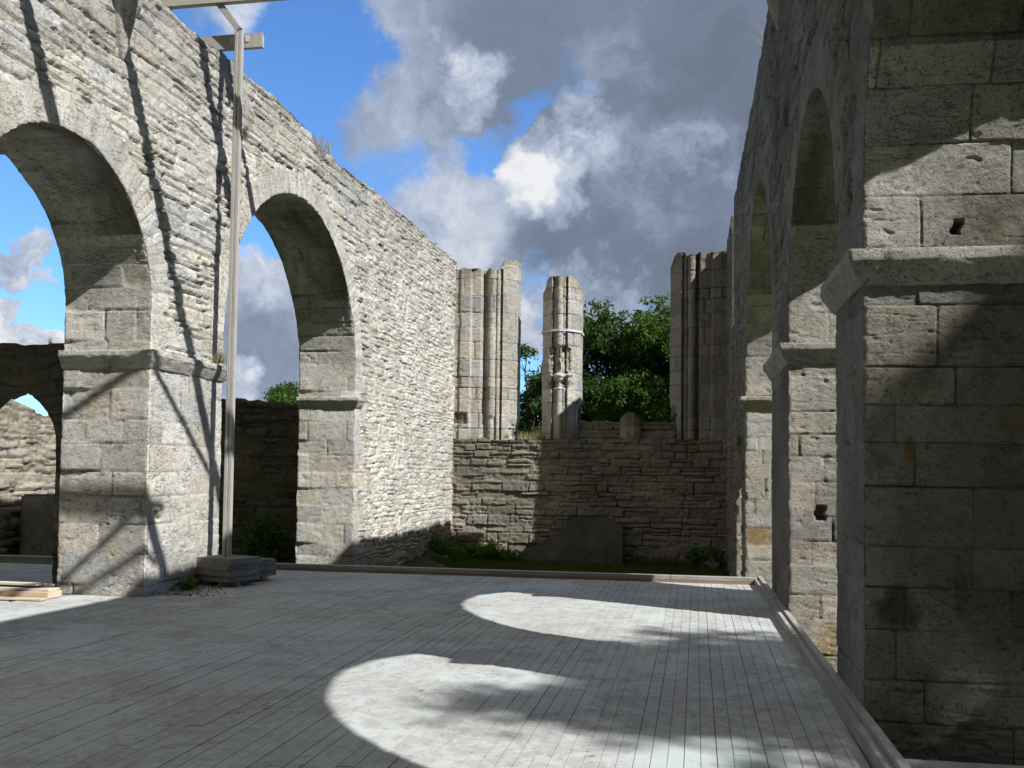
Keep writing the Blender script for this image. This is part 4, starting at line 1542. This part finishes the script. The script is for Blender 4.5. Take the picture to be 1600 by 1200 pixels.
def tree(loc, h, rx, rz_, base, seed, label, leafn=14000, leaf=.2, mat=None, lumps=34, fill=1.0, name='oak_tree', bare=0, cat='tree', group=None, lump_r=.30):
    """h top height, rx crown half width, rz_ crown half height, base = crown centre height"""
    r = np.random.default_rng(seed)
    rr = random.Random(seed)
    root = empty(name, loc)
    tag(root, label, cat, group)
    bm = bmesh.new()
    tr = max(.09, h * .028)
    pts = [Vector((0, 0, -.2))]
    for k in range(1, 6):
        pts.append(Vector((rr.uniform(-.2, .2) * k * .25, rr.uniform(-.2, .2) * k * .25, base * .95 * k / 5)))
    tube(bm, pts, [tr * (1.25 - .16 * k) for k in range(6)], 9)
    cl = []
    for k in range(lumps):
        d = r.normal(size=3)
        d /= np.linalg.norm(d)
        f = r.uniform(.45, .92) ** .7
        cl.append(np.array([d[0] * rx * f, d[1] * rx * f, base + d[2] * rz_ * f]))
    for k, c in enumerate(cl):
        if k % 2 == 0 or bare:
            st = pts[rr.randint(2, 5)]
            e = Vector(c)
            mid = st.lerp(e, .5) + Vector((rr.uniform(-.4, .4), rr.uniform(-.4, .4), rr.uniform(-.3, .5)))
            q = st.lerp(e, .8) + Vector((rr.uniform(-.2, .2), rr.uniform(-.2, .2), rr.uniform(-.1, .3)))
            tube(bm, [st, mid, q, e], [tr * .42, tr * .26, tr * .15, tr * .05], 6)
            for _ in range(3):
                e2 = q + Vector((rr.uniform(-1, 1), rr.uniform(-1, 1), rr.uniform(-.4, .9))) * rx * .3
                tube(bm, [q, q.lerp(e2, .5) + Vector((0, 0, .1)), e2], [tr * .11, tr * .07, tr * .025], 5)
    bm_obj('trunk', bm, M_BARK, root, True)
    P, S, T = [], [], []
    per = int(leafn / lumps)
    for c in cl:
        n = per
        # leaves gather in small sprays inside a lump
        sp = max(6, n // 28)
        lr = rx * lump_r * r.uniform(.7, 1.3)
        d = r.normal(size=(sp, 3))
        d /= np.linalg.norm(d, axis=1)[:, None]
        sc_ = c + d * (r.uniform(.25, 1.0, sp) ** .5)[:, None] * lr * np.array([1, 1, .75])
        k = r.integers(0, sp, n)
        p = sc_[k] + r.normal(size=(n, 3)) * leaf * 1.25
        P.append(p)
        S.append(r.uniform(.55, 1.15, n) * leaf)
        tn = .5 + .55 * (r.uniform() - .5)
        T.append(np.full(n, tn))
    P, S, T = np.concatenate(P), np.concatenate(S), np.concatenate(T)
    k = r.uniform(size=len(P)) < fill
    leaf_mesh('crown', P[k], np.array([0, 0, .6]), S[k], mat or M_OAK, root, seed + 1, T[k])
    return root


tree((-4.3, 50, ZG), 11.0, 4.3, 4.4, 6.6, 5, 'broad dark green oak between the middle pillar and the right respond, lower left crown', 62000, .115, M_OAKD, 60)
tree((-.2, 47, ZG), 12.0, 3.9, 4.8, 7.0, 6, 'tall dark green oak half hidden by the right respond', 60000, .115, M_OAK, 56)
tree((-9.2, 53, ZG), 8.2, 2.8, 2.7, 4.4, 7, 'low dark tree behind the gap left of the middle pillar', 30000, .115, M_OAKD, 36)
tree((-7.75, 47, ZG), 9.5, 2.0, 3.2, 6.2, 9, 'thin ragged tree with bare twigs left of the middle pillar', 6500, .11, M_OAKD, 26, 1.0, bare=1, lump_r=.2)
tree((-2.5, 62, ZG), 9, 6.5, 3.4, 4.6, 10, 'low far tree behind the two oaks', 30000, .15, M_OAKD, 40)
tree((-27.0, 62, ZG), 8.9, 2.6, 2.6, 5.6, 12, 'round green tree above the dark wall in the second left arch', 24000, .13, M_OAK, 34)
# trees south of the church: they dapple the right piers and the deck
tree((15.5, 1.15, ZG), 17.6, 2.7, 3.1, 14.7, 21, 'leafy tree outside the right arcade, shading its near pier', 8200, .18, M_OAK, 46, lump_r=.24)
tree((15.5, 3.9, ZG), 15, 2.5, 2.6, 12.3, 23, 'leafy tree outside the right arcade, shading its second pier', 2600, .18, M_OAK, 36, lump_r=.22)


def tuft(loc, r_, h, n, seed, mat, label, name='grass_tuft', cat='grass tuft', group=None, lean=(0, 0), rz=0):
    r = random.Random(seed)
    V, F, C = [], [], []
    for i in range(n):
        a = r.uniform(0, 2 * PI)
        q = r_ * math.sqrt(r.random())
        x, y = q * math.cos(a), q * math.sin(a)
        L = h * r.uniform(.5, 1.1)
        b = r.uniform(0, 2 * PI)
        bend = L * r.uniform(.15, .6)
        w_ = r.uniform(.002, .0045)
        px, py = math.cos(b + PI / 2) * w_, math.sin(b + PI / 2) * w_
        k = len(V)
        t = r.random()
        for j in range(4):
            f = j / 3
            cx = x + (math.cos(b) * bend + lean[0] * L) * f * f
            cy = y + (math.sin(b) * bend + lean[1] * L) * f * f
            cz = L * f * (1 - .25 * f * bend / L)
            g = 1 - .85 * f
            V += [(cx - px * g, cy - py * g, cz), (cx + px * g, cy + py * g, cz)]
            C += [(t, t, t)] * 2
        for j in range(3):
            F.append((k + 2 * j, k + 2 * j + 1, k + 2 * j + 3, k + 2 * j + 2))
    o = mesh_np(name, np.array(V), np.array(F), mat, None, np.array(C), False)
    o.location = loc
    tag(o, label, cat, group)
    return o


G1 = 'dry grass tufts on the ruins'
tuft((-7.35, 14.35, 7.35), .17, .26, 320, 1, M_DRY, 'dry grass tuft high on the left wall just right of the post', group=G1, lean=(.5, 0))
tuft((-7.22, 14.55, 6.9), .15, .24, 260, 2, M_DRY, 'dry grass tuft on the left wall below the one beside the post', group=G1, lean=(.6, 0))
tuft((-7.3, 17.9, 7.80), .34, .24, 420, 3, M_DRY, 'dry grass growing on the wall head right of the second left arch crown', group=G1)
tuft((-7.15, 13.9, 3.2), .14, .26, 140, 4, M_DRY, 'dry grass tuft on the impost of the left pier beside the post', group=G1, lean=(.3, .2))
tuft((-5.05, 29.3, 2.6), .26, .30, 160, 5, M_DRY, 'dry grass on the end wall between left respond and middle pillar', group=G1)
tuft((-6.6, 29.08, 2.62), .2, .2, 120, 6, M_DRY, 'dry grass at the foot of the left respond', group=G1)
tuft((-5.6, 29.15, 2.62), .10, .22, 70, 7, M_WEED, 'green weed tuft at the window edge of the left respond', group=G1)
tuft((1.06, 16.0, 8.42), .10, .4, 24, 8, M_DRY, 'thin dry stalks on top of the right wall', group=G1, lean=(-.6, 0))
tuft((-9.3, 12.95, 3.38), .03, .22, 20, 9, M_DRY, 'thin stalks on top of the low aisle arch', group=G1)
tuft((-6.95, 29.05, 3.05), .1, .16, 80, 10, M_DRY, 'dry grass in the hole at the left end of the end wall', group=G1)
tuft((-4.65, 29.4, 2.6), .14, .42, 90, 13, M_DRY, 'taller dry grass beside the foot of the middle pillar', group=G1)


def weed(loc, r_, h, n, seed, label, mat=None, group='weeds along the wall foot', name='weed_plant', cat='weed', leaf=.05):
    r = np.random.default_rng(seed)
    root = empty(name, loc)
    tag(root, label, cat, group)
    bm = bmesh.new()
    P = []
    for k in range(n):
        a = r.uniform(0, 2 * PI)
        e = np.array([math.cos(a), math.sin(a), 0]) * r_ * r.uniform(.2, 1) + np.array([0, 0, h * r.uniform(.4, 1)])
        mid = e * np.array([.35, .35, .6])
        tube(bm, [(0, 0, 0), tuple(mid), tuple(e)], [.008, .006, .003], 4)
        for t in np.linspace(.25, 1, 14):
            c = (1 - t) * mid + t * e if t > .5 else t * 2 * mid
            P.append(c + r.normal(size=3) * leaf * .9)
            P.append(c + r.normal(size=3) * leaf * 1.2)
    bm_obj('stem', bm, M_WEED, root)
    P = np.array(P)
    leaf_mesh('foliage', P, np.array([0, 0, 1.2]), r.uniform(.5, 1.2, len(P)) * leaf, mat or M_WEED, root, seed + 1)
    return root


weed((-5.95, 28.35, ZG + .1), .5, .55, 34, 3, 'bright green weed at the sunlit foot of the end wall', leaf=.07)
weed((-6.55, 28.0, ZG + .1), .5, .45, 26, 4, 'dark green weed between the rubble and the sunlit weed', leaf=.06)
weed((-5.3, 28.4, ZG + .1), .35, .4, 20, 5, 'small yellow green weed beside the leaning slab', leaf=.05)
weed((.2, 28.3, ZG + .1), .55, .65, 30, 6, 'dark weed in the shaded right corner of the end wall', leaf=.06)
weed((-6.9, 26.6, ZG + .35), .5, .6, 28, 7, 'weed growing on the rubble at the foot of the left wall', leaf=.06)
weed((-10.6, 23.3, ZG), .6, 1.6, 60, 8, 'tall dark bush at the foot of the shaded wall in the second left arch', leaf=.08)
weed((-7.02, 12.95, DK), .12, .13, 10, 9, 'small dark weed at the foot of the left pier beside the slabs', leaf=.035)
weed((-14.4, 21.0, 1.0), .25, .25, 16, 10, 'green plant on top of the dark masonry block', leaf=.05, group=None)
weed((-13.2, 19.6, ZG), .5, .9, 30, 14, 'dark weed in front of the sunlit rubble wall', leaf=.06)

# rubble heap, each loose stone a thing
gs = [(-6.95, 27.7, .34), (-6.7, 28.3, .26), (-6.5, 27.2, .22), (-7.0, 28.7, .3), (-6.35, 28.6, .2), (-6.85, 26.4, .25), (.45, 28.2, .38)]
gl = ['largest loose stone at the left wall foot', 'pale loose stone near the left end of the end wall', 'small loose stone nearest the grass by the left wall', 'loose stone in the corner of left wall and end wall',
      'smallest loose stone before the sunlit weed', 'loose stone farthest from the end wall on the left', 'squared loose stone in the right corner of the end wall']
for (x, y, s_), lab in zip(gs, gl):
    bm = bmesh.new()
    bmesh.ops.create_icosphere(bm, subdivisions=3, radius=s_ * .6)
    sd = random.randint(0, 999)
    for v in bm.verts:
        p = v.co
        f = 1 + .5 * float(fbm(np.array([p.x * 4 + sd]), np.array([p.y * 4 + p.z * 3]), sd, 3)[0])
        v.co = Vector((p.x * 1.25 * f, p.y * f, p.z * .72 * f))
    o = bm_obj('loose_stone', bm, M_SLAB if x > 0 else mat_noise('pale_rock', (.42, .40, .35), (.28, .26, .22), 6, .95, .6), None, False)
    o.location = (x, y, ZG + .12 + s_ * .3 + (.2 if x < -6.6 else 0))
    o.rotation_euler = (0, 0, random.uniform(0, 6))
    tag(o, lab, 'stone', 'loose stones at the wall foot')

# grass of the sunken floor: beyond counting
r = np.random.default_rng(77)
n = 70000
gx = r.uniform(-7.0, .9, n)
gy = r.uniform(25.5, 28.95, n)
hh = r.uniform(.06, .2, n) * (1 + 1.2 * sstep(28.2, 28.9, gy))
ang = r.uniform(0, 2 * PI, n)
w_ = .007
zb = ZG + .05 + .06 * fbm(gx * .7, gy * .7, 4, 4) + .4 * np.exp(-((gx + 7.2) / .9) ** 2)
bx, by = np.cos(ang) * w_, np.sin(ang) * w_
lx, ly = r.normal(size=n) * .04, r.normal(size=n) * .04
V = np.stack([np.stack([gx - bx, gy - by, zb], 1), np.stack([gx + bx, gy + by, zb], 1), np.stack([gx + lx, gy + ly, zb + hh], 1)], 1).reshape(-1, 3)
t = np.repeat(r.uniform(0, 1, n), 3)
tag(mesh_np('grass', V, np.arange(3 * n).reshape(n, 3), M_GRASS, None, np.stack([t, t, t], 1), False), 'short grass on the sunken floor before the end wall', 'grass', kind='stuff')
# gravel and plaster crumbs at the foot of the left pier
n = 900
gx = -7.12 + np.abs(r.normal(size=n)) * .28
gy = r.uniform(12.3, 14.9, n)
V, F = [], []
for i in range(n):
    s_ = r.uniform(.006, .02)
    p = np.array([gx[i], gy[i], DK + .002])
    k = len(V)
    for d in ((-1, -1, 0), (1, -1, 0), (1, 1, 0), (-1, 1, 0), (.2, -.1, 1)):
        V.append(p + np.array(d) * s_ * r.uniform(.6, 1.2, 3))
    F += [(k, k + 1, k + 4), (k + 1, k + 2, k + 4), (k + 2, k + 3, k + 4), (k + 3, k, k + 4)]
tag(mesh_np('gravel', np.array(V), np.array(F), M_GRAVEL, None, None, False), 'grey crumbs and grit on the deck along the left pier', 'gravel', kind='stuff')
